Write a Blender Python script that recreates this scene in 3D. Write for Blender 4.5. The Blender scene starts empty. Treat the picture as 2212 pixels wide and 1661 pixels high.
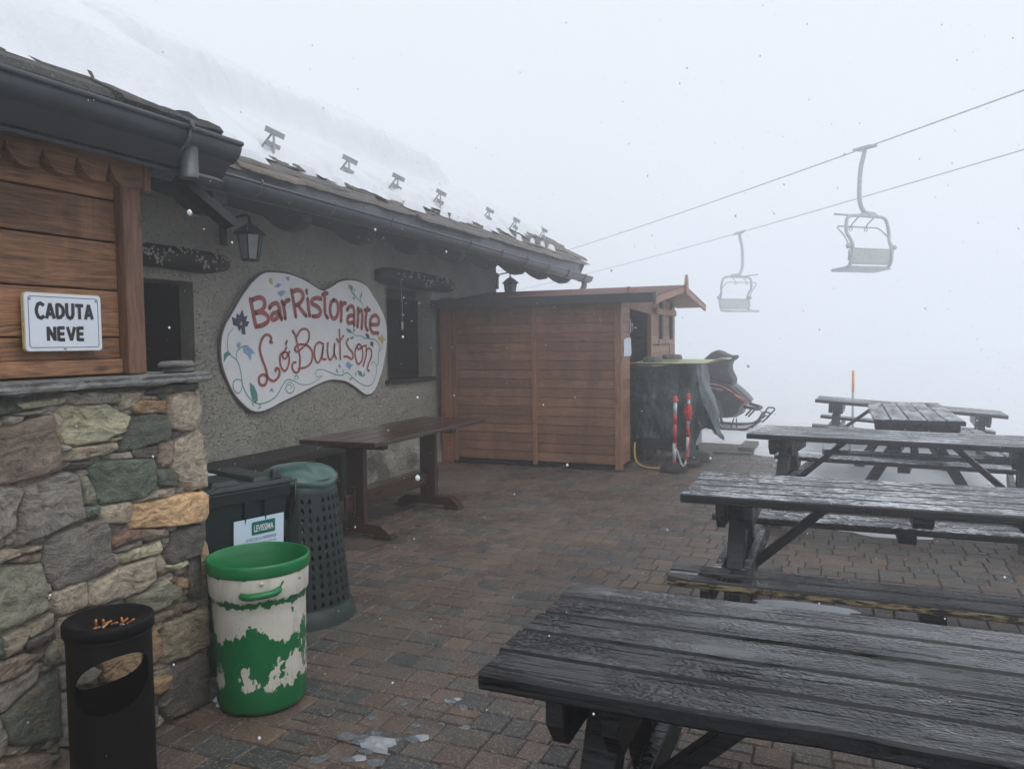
import bpy, math, random
import numpy as np
from mathutils import Vector, Matrix, noise as mnoise
sc = bpy.context.scene
R = math.radians
random.seed(7)

# ---------------------------------------------------------------- camera
def cam_matrix(yaw, pitch, roll, loc):
    f0 = Vector((-math.sin(yaw), math.cos(yaw), 0)); r0 = Vector((math.cos(yaw), math.sin(yaw), 0))
    f = f0*math.cos(pitch) + Vector((0, 0, -math.sin(pitch)))
    u = r0.cross(f)
    c, s = math.cos(roll), math.sin(roll)
    r = r0*c - u*s; u = u*c + r0*s
    m = Matrix((r, u, -f)).transposed().to_4x4(); m.translation = loc
    return m
cd = bpy.data.cameras.new('camera'); cam = bpy.data.objects.new('camera', cd)
sc.collection.objects.link(cam); sc.camera = cam
cam.matrix_world = cam_matrix(R(23.0), math.atan(92.5/1680), .012, Vector((0, 0, 1.55)))
cd.sensor_width = 36; cd.lens = 1680/2212*36; cd.clip_start = .05; cd.clip_end = 3000

# ---------------------------------------------------------------- overcast sky, sun, exposure
SUN_EL, SUN_AZ = R(58), R(110)
w = bpy.data.worlds.new("World"); sc.world = w; w.use_nodes = True
nt = w.node_tree; bg = nt.nodes['Background']
sky = nt.nodes.new('ShaderNodeTexSky'); sky.sky_type = 'NISHITA'; sky.sun_disc = False
sky.sun_elevation = SUN_EL; sky.sun_rotation = SUN_AZ; sky.altitude = 2000; sky.air_density = 1; sky.dust_density = 5
mx = nt.nodes.new('ShaderNodeMix'); mx.data_type = 'RGBA'; mx.inputs[0].default_value = .93
mx.inputs[7].default_value = (8.75, 9.2, 9.8, 1)          # the closed cloud deck over the clear sky
nt.links.new(sky.outputs[0], mx.inputs[6]); nt.links.new(mx.outputs[2], bg.inputs[0]); bg.inputs[1].default_value = .1
sd = bpy.data.lights.new('sun', 'SUN'); sd.energy = 1.15; sd.angle = R(40); sd.color = (1, .97, .93)
so = bpy.data.objects.new('sun', sd); sc.collection.objects.link(so)
sdir = Vector((math.sin(SUN_AZ)*math.cos(SUN_EL), math.cos(SUN_AZ)*math.cos(SUN_EL), math.sin(SUN_EL)))
so.rotation_euler = sdir.to_track_quat('Z', 'Y').to_euler()
sc.view_settings.view_transform = 'Standard'; sc.view_settings.look = 'None'
sc.view_settings.exposure = 0.09; sc.view_settings.gamma = 1
sc.cycles.use_denoising = True
sc.cycles.max_bounces = 12; sc.cycles.volume_bounces = 10; sc.cycles.diffuse_bounces = 3
sc.cycles.glossy_bounces = 3; sc.cycles.transmission_bounces = 4; sc.cycles.transparent_max_bounces = 12
sc.cycles.sample_clamp_indirect = 6

# ---------------------------------------------------------------- helpers
COL = sc.collection
def wpos(o):
    p = Vector((0, 0, 0)); 
    while o is not None: p = p + Vector(o.location); o = o.parent
    return p
class MB:
    def __init__(s): s.v = []; s.f = []; s.r = []; s.c = []; s.sm = []
    def add(s, vs, fs, r=None, c=(1, 1, 1), smooth=False):
        n = len(s.v); s.v += [tuple(p) for p in vs]
        if r is None: r = random.random()
        for f in fs: s.f.append([n+i for i in f]); s.r.append(r); s.c.append(c); s.sm.append(smooth)
        return s
    def box(s, x0, x1, y0, y1, z0, z1, **k):
        return s.add([(x0,y0,z0),(x1,y0,z0),(x1,y1,z0),(x0,y1,z0),(x0,y0,z1),(x1,y0,z1),(x1,y1,z1),(x0,y1,z1)],
                     [(3,2,1,0),(4,5,6,7),(0,1,5,4),(1,2,6,5),(2,3,7,6),(3,0,4,7)], **k)
    def bar(s, a, b, w, h, up=(0,0,1), **k):
        a = Vector(a); b = Vector(b); d = (b-a).normalized(); u = Vector(up)
        sd_ = d.cross(u)
        if sd_.length < 1e-4: sd_ = d.cross(Vector((1,0,0)))
        sd_.normalize(); u = sd_.cross(d).normalized()
        P = []
        for q in (a, b):
            for (i, j) in ((-1,-1),(1,-1),(1,1),(-1,1)): P.append(q + sd_*(i*w/2) + u*(j*h/2))
        return s.add(P, [(3,2,1,0),(4,5,6,7),(0,1,5,4),(1,2,6,5),(2,3,7,6),(3,0,4,7)], **k)
    def tube(s, pts, r, n=8, closed=False, cap=True, **k):
        pts = [Vector(p) for p in pts]; m = len(pts)
        rr = r if isinstance(r, (list, tuple)) else [r]*m
        V = []; prev = None
        for i, p in enumerate(pts):
            if closed: d = pts[(i+1) % m] - pts[i-1]
            else: d = pts[min(i+1, m-1)] - pts[max(i-1, 0)]
            d.normalize()
            if prev is None:
                u = d.cross(Vector((0,0,1)))
                if u.length < .05: u = d.cross(Vector((1,0,0)))
            else: u = prev - d*prev.dot(d)
            u.normalize(); prev = u; q = d.cross(u)
            for j in range(n):
                a = 2*math.pi*j/n; V.append(p + u*(math.cos(a)*rr[i]) + q*(math.sin(a)*rr[i]))
        F = []
        for i in range(m if closed else m-1):
            i2 = (i+1) % m
            for j in range(n): F.append((i*n+j, i*n+(j+1)%n, i2*n+(j+1)%n, i2*n+j))
        if cap and not closed: F += [tuple(range(n))[::-1], tuple((m-1)*n+j for j in range(n))]
        k.setdefault('smooth', True)
        return s.add(V, F, **k)
    def lathe(s, prof, cx=0, cy=0, n=32, **k):
        V = []; F = []
        for (r, z) in prof:
            for j in range(n):
                a = 2*math.pi*j/n; V.append((cx+r*math.cos(a), cy+r*math.sin(a), z))
        for i in range(len(prof)-1):
            for j in range(n): F.append((i*n+j, i*n+(j+1)%n, (i+1)*n+(j+1)%n, (i+1)*n+j))
        k.setdefault('smooth', True)
        return s.add(V, F, **k)
    def prism(s, pts, f0, f1, **k):
        """pts: 2D outline; f0, f1 map (a, b) to 3D front / back"""
        n = len(pts); A = [f0(*p) for p in pts]; B = [f1(*p) for p in pts]
        return s.add(A+B, [tuple(range(n)), tuple(range(2*n-1, n-1, -1))] + [(i, n+i, n+(i+1)%n, (i+1)%n) for i in range(n)], **k)
    def build(s, name, m, parent=None, bevel=0, seg=2, auto=False):
        me = bpy.data.meshes.new(name)
        o0 = wpos(parent) if parent else Vector((0, 0, 0))
        me.from_pydata([tuple(Vector(p)-o0) for p in s.v], [], s.f)
        if m is not None: me.materials.append(m)
        a = me.attributes.new('rnd', 'FLOAT', 'FACE'); a.data.foreach_set('value', s.r)
        c = me.attributes.new('tint', 'FLOAT_COLOR', 'FACE')
        c.data.foreach_set('color', [x for q in s.c for x in (q[0], q[1], q[2], 1)])
        me.polygons.foreach_set('use_smooth', s.sm)
        me.update()
        import bmesh
        b = bmesh.new(); b.from_mesh(me); bmesh.ops.recalc_face_normals(b, faces=b.faces); b.to_mesh(me); b.free()
        o = bpy.data.objects.new(name, me); COL.objects.link(o); o.parent = parent
        if bevel:
            mo = o.modifiers.new('edge', 'BEVEL'); mo.width = bevel; mo.segments = seg; mo.limit_method = 'ANGLE'; mo.angle_limit = R(40)
            mo.harden_normals = False
        return o
def empty(name, loc, rz=0):
    o = bpy.data.objects.new(name, None); COL.objects.link(o); o.location = loc; o.rotation_euler = (0, 0, rz)
    o.empty_display_size = .1
    return o
def tag(o, label=None, cat=None, group=None, kind=None):
    if label: o['label'] = label
    if cat: o['category'] = cat
    if group: o['group'] = group
    if kind: o['kind'] = kind
    return o
def copy_tree(o, parent=None):
    c = o.copy(); COL.objects.link(c); c.parent = parent
    for ch in list(o.children): copy_tree(ch, c)
    return c
def catmull(pts, k=6):
    out = []; n = len(pts)
    for i in range(n-1):
        p0 = pts[max(i-1,0)]; p1 = pts[i]; p2 = pts[i+1]; p3 = pts[min(i+2,n-1)]
        for j in range(k):
            t = j/k
            out.append(tuple(.5*((2*b) + (-a+c)*t + (2*a-5*b+4*c-d)*t*t + (-a+3*b-3*c+d)*t**3) for a,b,c,d in zip(p0,p1,p2,p3)))
    out.append(tuple(pts[-1])); return out
def ribbon(mb, pts, w, to3, taper=False, smooth=True, k=5, **kw):
    """flat brush stroke of width w along 2D points, with round ends"""
    P = catmull(pts, k) if (smooth and len(pts) > 2) else [tuple(p) for p in pts]
    n = len(P); L = []; Rr = []
    for i, p in enumerate(P):
        a = P[max(i-1,0)]; b = P[min(i+1,n-1)]
        dx, dy = b[0]-a[0], b[1]-a[1]; l = math.hypot(dx, dy) or 1
        ww = w/2
        if taper: ww *= .45+.55*math.sin(math.pi*min(1, max(0, (i+.5)/n)))
        L.append((p[0]-dy/l*ww, p[1]+dx/l*ww)); Rr.append((p[0]+dy/l*ww, p[1]-dx/l*ww))
    V = [to3(*q) for q in L+Rr]
    mb.add(V, [(i, i+1, n+i+1, n+i) for i in range(n-1)], **kw)
    for e in (P[0], P[-1]):
        ww = w/2*(.5 if taper else 1)
        mb.add([to3(e[0]+ww*math.cos(t*math.pi/4), e[1]+ww*math.sin(t*math.pi/4)) for t in range(8)], [tuple(range(8))], **kw)
def text_mesh(s, size, to3, mb, align='CENTER', sx=1, bold=0, shear=0, **kw):
    cu = bpy.data.curves.new('t', 'FONT'); cu.body = s; cu.size = size; cu.align_x = align; cu.offset = bold; cu.shear = shear
    ob = bpy.data.objects.new('t', cu); COL.objects.link(ob)
    dg = bpy.context.evaluated_depsgraph_get(); me = ob.evaluated_get(dg).to_mesh()
    mb.add([to3(v.co.x*sx, v.co.y) for v in me.vertices], [tuple(p.vertices) for p in me.polygons], **kw)
    ob.evaluated_get(dg).to_mesh_clear(); bpy.data.objects.remove(ob); bpy.data.curves.remove(cu)
def fbm(x, y, z=0, o=4):
    return mnoise.fractal(Vector((x, y, z)), 1.0, 2.0, o)

# ---------------------------------------------------------------- materials
class G:
    """small node graph writer"""
    def __init__(s, name):
        s.m = bpy.data.materials.new(name); s.m.use_nodes = True; s.t = s.m.node_tree
        s.b = s.t.nodes['Principled BSDF']; s.out = s.t.nodes['Material Output']
    def n(s, typ, **k):
        nd = s.t.nodes.new('ShaderNode'+typ)
        for a, v in k.items(): setattr(nd, a, v)
        return nd
    def set(s, sock, v):
        if isinstance(v, bpy.types.NodeSocket): s.t.links.new(v, sock)
        elif v is not None:
            try: sock.default_value = v
            except Exception: sock.default_value = (v[0], v[1], v[2], 1) if len(v) == 3 else v[:3]
    def obj(s): return s.n('TexCoord').outputs['Object']
    def geo(s, k='Position'): return s.n('NewGeometry').outputs[k]
    def attr(s, a, k='Fac'):
        nd = s.n('Attribute'); nd.attribute_name = a; return nd.outputs[k]
    def vmul(s, v, m):
        nd = s.n('VectorMath', operation='MULTIPLY'); s.set(nd.inputs[0], v); s.set(nd.inputs[1], m); return nd.outputs[0]
    def vadd(s, v, m):
        nd = s.n('VectorMath', operation='ADD'); s.set(nd.inputs[0], v); s.set(nd.inputs[1], m); return nd.outputs[0]
    def m2(s, op, a, b=None, c=None, clamp=False):
        nd = s.n('Math', operation=op, use_clamp=clamp); s.set(nd.inputs[0], a); s.set(nd.inputs[1], b); s.set(nd.inputs[2], c); return nd.outputs[0]
    def noise(s, v, sc_=5, det=4, ro=.5, dist=0, out='Fac'):
        nd = s.n('TexNoise'); s.set(nd.inputs['Vector'], v); nd.inputs['Scale'].default_value = sc_; nd.inputs['Detail'].default_value = det
        nd.inputs['Roughness'].default_value = ro; nd.inputs['Distortion'].default_value = dist; return nd.outputs[out]
    def vor(s, v, sc_=5, feat='F1', out='Distance', rnd=1):
        nd = s.n('TexVoronoi', feature=feat); s.set(nd.inputs['Vector'], v); nd.inputs['Scale'].default_value = sc_; nd.inputs['Randomness'].default_value = rnd
        return nd.outputs[out]
    def ramp(s, f, stops, interp='LINEAR'):
        nd = s.n('ValToRGB'); s.set(nd.inputs[0], f); r = nd.color_ramp; r.interpolation = interp
        while len(r.elements) < len(stops): r.elements.new(.5)
        for e, (p, c) in zip(r.elements, stops):
            e.position = p; e.color = (c, c, c, 1) if isinstance(c, (int, float)) else (c[0], c[1], c[2], 1)
        return nd.outputs[0]
    def mix(s, f, a, b, bt='MIX'):
        nd = s.n('Mix', data_type='RGBA', blend_type=bt); s.set(nd.inputs[0], f); s.set(nd.inputs[6], a); s.set(nd.inputs[7], b); return nd.outputs[2]
    def step(s, f, a, b):
        nd = s.n('MapRange'); s.set(nd.inputs[0], f); nd.inputs[1].default_value = a; nd.inputs[2].default_value = b; return nd.outputs[0]
    def bump(s, h, st=.3, d=.01, prev=None):
        nd = s.n('Bump'); nd.inputs['Strength'].default_value = st; nd.inputs['Distance'].default_value = d; s.set(nd.inputs['Height'], h)
        if prev is not None: s.set(nd.inputs['Normal'], prev)
        return nd.outputs[0]
    def fin(s, col=None, rough=None, nrm=None, metal=None, spec=None, coat=None):
        s.set(s.b.inputs['Base Color'], col); s.set(s.b.inputs['Roughness'], rough); s.set(s.b.inputs['Normal'], nrm)
        s.set(s.b.inputs['Metallic'], metal); s.set(s.b.inputs['Specular IOR Level'], spec); s.set(s.b.inputs['Coat Weight'], coat)
        return s.m
def rgb(r, g, b):
    return tuple(((c/255)/12.92 if c/255 <= .04045 else ((c/255+.055)/1.055)**2.4) for c in (r, g, b))
def plain(name, col, rough=.5, metal=0, var=.15, sc_=14, bump=.1, spec=.5, grime=None):
    g = G(name); n = g.noise(g.obj(), sc_, 5, .6)
    c = g.mix(g.ramp(n, [(.3, 0.), (.7, 1.)]), tuple(x*(1-var) for x in col), tuple(x*(1+var) for x in col))
    if grime:
        gn = g.noise(g.geo('Position'), grime[1], 7, .7, .4); c = g.mix(g.m2('MULTIPLY', g.ramp(gn, [(grime[2], 0.), (grime[2]+.16, 1.)]), grime[3]), c, grime[0])
    return g.fin(c, g.step(n, 0, 1) if False else rough, g.bump(n, bump, .004), metal, spec)
def wood(name, c1, c2, axis='y', rough=.55, dark=None, bump=.5, var=.5, sc_=1, worn=None, stain=0):
    g = G(name); rn = g.attr('rnd')
    comb = g.n('CombineXYZ'); 
    for i, q in enumerate((37., 13., 59.)): g.set(comb.inputs[i], g.m2('MULTIPLY', rn, q))
    v = g.vadd(g.obj(), comb.outputs[0])
    S = {'x': (2.4, 62, 62), 'y': (62, 2.4, 62), 'z': (62, 62, 2.4)}[axis]
    vs = g.vmul(v, tuple(q*sc_ for q in S))
    warp = g.noise(g.vmul(v, tuple((1.0 if q < 3 else 5.0) for q in S)), 1.6, 2, .5, out='Color')
    vs2 = g.vadd(vs, g.vmul(warp, (7, 7, 7)))
    n1 = g.noise(vs2, 1.0, 6, .65); n2 = g.noise(g.vmul(vs, (3, 3, 3)), 1, 3, .7)
    big = g.noise(g.vmul(v, (2.2, 2.2, 2.2)), 1, 3)
    f = g.m2('ADD', g.m2('MULTIPLY', n1, .75), g.m2('MULTIPLY', n2, .25))
    f = g.ramp(f, [(.36, 0.), (.60, 1.)])
    c = g.mix(f, c1, c2)
    c = g.mix(1.0, c, g.ramp(g.m2('ADD', g.m2('MULTIPLY', rn, .6), g.m2('MULTIPLY', big, .4)), [(.2, 1-var), (.8, 1+var*.35)]), 'MULTIPLY')
    # knots
    kn = g.vor(g.vmul(v, tuple((1.2 if q < 3 else 3.2) for q in S)), 1.6)
    c = g.mix(g.ramp(kn, [(.05, 1.), (.11, 0.)]), c, tuple(q*.35 for q in c1))
    if worn: 
        wn = g.noise(g.vmul(v, tuple((2.0 if q < 3 else 14.) for q in S)), 1.5, 4)
        c = g.mix(g.ramp(wn, [(.55, 0.), (.68, 1.)]), c, worn)
    if stain:
        st = g.noise(g.vmul(g.geo('Position'), (3.5, 3.5, 1.1)), 1, 6, .65, .5); c = g.mix(g.m2('MULTIPLY', g.ramp(st, [(.48, 0.), (.66, 1.)]), stain), c, tuple(q*.5 for q in c1)); c = g.mix(g.m2('MULTIPLY', g.ramp(st, [(.32, 1.), (.44, 0.)]), stain*.7), c, tuple(q*1.35 for q in c2))
    ht = g.m2('ADD', n1, g.m2('MULTIPLY', n2, .5))
    return g.fin(c, rough, g.bump(ht, bump, .006))
M = {}
M['larch_y'] = wood('larch_panel', (.080,.036,.018), (.33,.160,.074), 'y', .5, var=.5, bump=1.0, stain=.5)
M['larch_z'] = wood('larch_post', (.075,.032,.017), (.24,.115,.062), 'z', .55, var=.3, bump=.8)
M['shed_x'] = wood('stained_boards', (.18,.085,.047), (.38,.190,.108), 'x', .55, var=.35, bump=.5, stain=.5)
M['shed_y'] = wood('stained_boards_side', (.22,.10,.058), (.43,.215,.13), 'y', .55, var=.3, bump=.4, stain=.4)
M['shed_z'] = wood('stained_posts', (.19,.085,.045), (.37,.185,.10), 'z', .55, var=.3, bump=.35)
M['shed_zp'] = wood('orange_post', (.24,.085,.03), (.42,.175,.07), 'z', .55, var=.2, bump=.35)
M['brown_y'] = wood('brown_varnish', (.030,.014,.010), (.075,.034,.023), 'y', .22, var=.3, bump=.2, worn=None)
M['brown_z'] = wood('brown_varnish_upright', (.032,.013,.009), (.07,.028,.018), 'z', .4, var=.3, bump=.2)
M['old_y'] = wood('old_dark_wood', (.008,.007,.006), (.028,.024,.021), 'y', .55, var=.4, bump=.7)
M['rafter'] = wood('rafter_wood', (.012,.010,.009), (.030,.025,.022), 'x', .7, var=.3, bump=.4)
def black_wood(name, frosted, side_worn=False):
    g = G(name); rn = g.attr('rnd'); v0 = g.obj()
    cb = g.n('CombineXYZ'); g.set(cb.inputs[0], g.m2('MULTIPLY', rn, 31.)); g.set(cb.inputs[1], g.m2('MULTIPLY', rn, 17.)); g.set(cb.inputs[2], g.m2('MULTIPLY', rn, 7.))
    v = g.vadd(v0, cb.outputs[0])
    warp = g.noise(g.vmul(v, (1, 6, 6)), 1.2, 2, out='Color')
    vs = g.vadd(g.vmul(v, (2.4, 75, 75)), g.vmul(warp, (6, 6, 6)))
    n1 = g.noise(vs, 1, 6, .65)
    sn = g.n('SeparateXYZ'); g.set(sn.inputs[0], g.geo('Normal')); up = g.m2('GREATER_THAN', sn.outputs[2], .75)
    base = g.mix(g.ramp(n1, [(.35, 0.), (.65, 1.)]), (.003, .003, .004), (.020, .020, .023))
    wp = g.geo('Position')
    film = g.m2('ADD', g.m2('MULTIPLY', g.noise(g.vmul(v, (2.2, 9, 3)), 1, 5, .6, .3), .8), g.m2('MULTIPLY', g.noise(g.vmul(wp, (40, 90, 40)), 1, 3, .6), .2))                 # where the water lies as a film
    drops = g.vor(g.vadd(g.vmul(wp, (75, 130, 75)), g.vmul(g.noise(wp, 9, 2, out='Color'), (4, 4, 4))), 1.0, 'SMOOTH_F1')
    dh = g.ramp(drops, [(.15, 1.), (.5, 0.)])
    if frosted:
        ice = g.noise(g.vadd(g.vmul(wp, (14, 60, 14)), g.vmul(g.noise(wp, 6, 2, out='Color'), (6, 6, 6))), 1, 5, .65, .5)
        big = g.noise(wp, 2.2, 3)
        im = g.ramp(g.m2('ADD', ice, g.m2('MULTIPLY', g.m2('SUBTRACT', big, .5), .35)), [(.53, 0.), (.57, 1.)])
        im = g.m2('MULTIPLY', im, up)
        col = g.mix(im, base, (.50, .53, .57))
        rough = g.ramp(film, [(.42, .14), (.6, .5)])
        h = g.m2('ADD', n1, g.m2('MULTIPLY', im, 1.4))
        return g.fin(col, rough, g.bump(h, .55, .006), spec=.4)
    lie = g.ramp(film, [(.45, 1.), (.52, 0.)])
    crack = g.ramp(n1, [(.38, 1.), (.47, 0.)]); base = g.mix(crack, base, (.001, .001, .001)); rough = g.mix(up, (.45,)*3, g.mix(lie, g.mix(crack, (.20,)*3, (.6,)*3), (.05,)*3)); g.set(g.b.inputs['Specular IOR Level'], g.m2('SUBTRACT', g.m2('ADD', .30, g.m2('MULTIPLY', rn, .22)), g.m2('MULTIPLY', g.m2('MULTIPLY', crack, g.m2('SUBTRACT', 1, lie)), .3))); g.set(g.b.inputs['Coat Weight'], g.m2('MULTIPLY', g.m2('MULTIPLY', lie, up), .25)); g.b.inputs['Coat Roughness'].default_value = .03
    h = g.m2('ADD', g.m2('MULTIPLY', n1, g.m2('MULTIPLY', g.m2('SUBTRACT', 1.02, lie), .55)), g.m2('MULTIPLY', g.m2('MULTIPLY', dh, up), g.m2('MULTIPLY', g.ramp(g.noise(wp, 3.3, 3), [(.40, 0.), (.55, 1.)]), 1.5)))
    col = base
    if side_worn:
        s_ = g.n('SeparateXYZ'); g.set(s_.inputs[0], g.geo('Normal'))
        side = g.step(s_.outputs[1], -.15, -.5); so_ = g.n('SeparateXYZ'); g.set(so_.inputs[0], v0)
        wn = g.noise(g.vmul(v0, (16, 80, 80)), 1, 5, .75)
        fr = g.m2('MULTIPLY', g.ramp(wn, [(.45, 0.), (.56, 1.)]), g.m2('MULTIPLY', side, g.m2('MULTIPLY', g.m2('LESS_THAN', so_.outputs[1], -.80), g.m2('LESS_THAN', so_.outputs[2], .433))))
        col = g.mix(fr, base, (.33, .255, .14))
    return g.fin(col, rough, g.bump(h, .8, .006))
M['wet'] = black_wood('wet_black_wood', False)
M['worn'] = black_wood('worn_black_wood', False, True)
M['frost'] = black_wood('frosted_black_wood', True)

def stucco():
    g = G('grey_render_wall'); v = g.geo('Position')
    n1 = g.noise(v, 2.2, 5, .6); n2 = g.noise(g.vmul(v, (30, 30, 30)), 1, 5, .7); pit = g.noise(g.vmul(v, (50, 34, 70)), 1, 4, .6)
    c = g.mix(g.ramp(n1, [(.3, 0.), (.7, 1.)]), (.33, .312, .262), (.46, .44, .38))
    pits = g.ramp(pit, [(.34, 1.), (.42, 0.)])
    c = g.mix(g.m2('MULTIPLY', pits, .5), c, (.06, .056, .05))
    sx = g.n('SeparateXYZ'); g.set(sx.inputs[0], v)
    low = g.step(sx.outputs[2], .75, .25)
    lime = g.m2('MULTIPLY', g.ramp(g.noise(g.vmul(v, (2, 2.2, 2.8)), 1, 7, .7, .6), [(.52, 0.), (.66, 1.)]), low)
    dk = g.m2('MULTIPLY', g.ramp(g.noise(v, 3.1, 6, .7), [(.4, 1.), (.55, 0.)]), low)
    c = g.mix(g.m2('MULTIPLY', dk, .75), c, (.075, .07, .066)); c = g.mix(g.m2('MULTIPLY', lime, .75), c, (.55, .55, .54))
    h = g.m2('ADD', g.m2('MULTIPLY', n2, .5), g.m2('ADD', g.m2('MULTIPLY', n1, 1.2), g.m2('MULTIPLY', pits, -.6)))
    return g.fin(c, .85, g.bump(g.m2('ADD', h, g.m2('MULTIPLY', g.noise(g.vmul(v, (11, 9, 13)), 1, 6, .65, .8), 1.3)), 1.0, .035))
M['stucco'] = stucco()
def stone_mat():
    g = G('schist_stone'); v = g.obj(); rn = g.attr('rnd'); t = g.attr('tint', 'Color')
    cb = g.n('CombineXYZ'); g.set(cb.inputs[0], g.m2('MULTIPLY', rn, 40.)); g.set(cb.inputs[2], g.m2('MULTIPLY', rn, 23.))
    vv = g.vadd(v, cb.outputs[0])
    lay = g.noise(g.vadd(g.vmul(vv, (12, 12, 48)), g.vmul(g.noise(vv, 5, 3, out='Color'), (9, 9, 9))), 1, 7, .68)
    sp = g.noise(vv, 110, 5, .75); pa = g.noise(vv, 7, 4, .6)
    c = g.mix(g.ramp(lay, [(.30, 0.), (.70, 1.)]), g.mix(1, t, (.45, .45, .47), 'MULTIPLY'), g.mix(1, t, (2.35, 2.3, 2.2), 'MULTIPLY'))
    c = g.mix(g.m2('MULTIPLY', g.ramp(sp, [(.55, 0.), (.68, 1.)]), .5), c, (.42, .41, .37))
    c = g.mix(g.m2('MULTIPLY', g.ramp(sp, [(.33, 1.), (.42, 0.)]), .6), c, (.03, .03, .032))
    c = g.mix(g.m2('MULTIPLY', g.ramp(pa, [(.6, 0.), (.72, 1.)]), .45), c, (.25, .15, .065))
    h = g.m2('ADD', lay, g.m2('MULTIPLY', sp, .45))
    return g.fin(c, g.ramp(lay, [(.3, .45), (.7, .75)]), g.bump(h, 1.0, .02))
M['stone'] = stone_mat()
def mortar():
    g = G('mortar'); v = g.geo('Position'); n = g.noise(v, 30, 6, .7); n2 = g.noise(v, 5, 3)
    return g.fin(g.mix(n2, (.07, .066, .06), (.20, .19, .17)), .9, g.bump(n, 1, .03))
M['mortar'] = mortar()
def paver():
    g = G('concrete_pavers'); v = g.geo('Position'); t = g.attr('tint', 'Color')
    sp = g.noise(v, 170, 3, .6); sp2 = g.vor(v, 190, 'F1', 'Color'); s2 = g.n('SeparateColor'); g.set(s2.inputs[0], sp2)
    pa = g.noise(v, 6, 4); wet = g.noise(v, 1.1, 4, .6)
    c = g.mix(1, t, g.ramp(pa, [(.2, .72), (.8, 1.25)]), 'MULTIPLY')
    c = g.mix(g.m2('MULTIPLY', g.ramp(s2.outputs[0], [(.80, 0.), (.90, 1.)]), .7), c, (.36, .27, .19))
    c = g.mix(g.m2('MULTIPLY', g.ramp(sp, [(.35, 1.), (.42, 0.)]), .6), c, (.02, .018, .017))
    r = g.ramp(wet, [(.38, .20), (.60, .52)]); c = g.mix(g.m2('MULTIPLY', g.ramp(wet, [(.38, 1.), (.60, 0.)]), .35), c, g.mix(1, c, (.45, .45, .47), 'MULTIPLY'))
    return g.fin(c, r, g.bump(g.m2('ADD', sp, g.m2('MULTIPLY', pa, .6)), .8, .006), spec=.4)
M['paver'] = paver()
def snow(name='snow', dirt=0):
    g = G(name); v = g.geo('Position')
    n = g.noise(v, 26, 5, .65); n2 = g.noise(v, 3.2, 5, .55)
    c = g.mix(n2, (.62, .65, .69), (.72, .74, .77))
    g.b.inputs['Subsurface Weight'].default_value = .0
    return g.fin(c, .65, g.bump(g.m2('ADD', g.m2('MULTIPLY', n, .25), n2), .5, .05), spec=.25)
M['snow'] = snow()
M['metal'] = plain('dark_zinc', (.060, .066, .076), .42, .35, .2, 9, .05)
M['metal_l'] = plain('weathered_zinc', (.11, .118, .122), .5, .4, .3, 20, .1)
M['apron'] = plain('zinc_apron', (.10, .11, .125), .5, .3, .3, 7, .1)
M['galv'] = plain('galvanised_steel', (.34, .36, .37), .5, .3, .2, 20, .05)
M['black'] = plain('black_coated_steel', (.003, .003, .004), .55, 0, .3, 30, .08, spec=.18)
M['iron'] = plain('black_iron', (.012, .012, .013), .5, .2, .3, 30, .1)
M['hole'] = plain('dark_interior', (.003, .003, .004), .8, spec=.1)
M['glassdk'] = plain('dark_window', (.010, .011, .014), .12)
M['lampglass'] = plain('frosted_lamp_glass', (.30, .34, .34), .25)
M['white'] = plain('white_enamel', (.66, .70, .77), .3, 0, .04, 6, .03, grime=((.45,.42,.32), 9, .60, .35))
M['yellowed'] = plain('yellowed_edge', (.55, .45, .22), .45, 0, .3, 20, .03)
M['ink'] = plain('black_lettering', (.018, .016, .018), .5, 0, .3, 40, .02, grime=((.25,.25,.26), 70, .66, .6))
M['mural'] = plain('white_painted_plaster', (.84, .84, .84), .5, 0, .05, 5, .3, grime=((.50,.48,.44), 3.0, .58, .4))
M['muraledge'] = plain('plaster_edge', (.11, .10, .09), .8, 0, .3, 30, .3)
M['redpaint'] = plain('brick_red_paint', (.37, .07, .055), .5, 0, .3, 22, .05, grime=((.55,.30,.27), 14, .58, .6))
M['teal'] = plain('teal_paint', (.06, .27, .22), .5, 0, .3, 40, .02)
M['navy'] = plain('navy_paint', (.018, .03, .10), .5, 0, .4, 40, .02)
M['skyb'] = plain('pale_blue_paint', (.26, .38, .60), .5, 0, .35, 60, .02)
M['yel'] = plain('yellow_paint', (.62, .45, .14), .5, 0, .3, 60, .02)
M['binblk'] = plain('dark_green_plastic', (.008, .020, .020), .34, 0, .2, 20, .05)
M['binblk2'] = plain('green_black_plastic', (.010, .021, .019), .42, 0, .2, 20, .05)
M['binlid'] = plain('grey_green_lid', (.038, .10, .082), .28, 0, .2, 12, .05)
M['bag'] = plain('black_bag', (.008, .007, .010), .18, 0, .3, 30, .4)
M['poster'] = plain('poster_paper', (.60, .74, .86), .35, 0, .03, 3, 0)
M['labelp'] = plain('paper_label', (.5, .52, .53), .5)
M['pgreen'] = plain('logo_green', (.0, .14, .10), .4, 0, .05, 5, 0)
M['pwhite'] = plain('logo_white', (.75, .78, .8), .4, 0, .02, 5, 0)
M['pblue'] = plain('poster_ink', (.07, .08, .2), .5, 0, .05, 5, 0)
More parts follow.
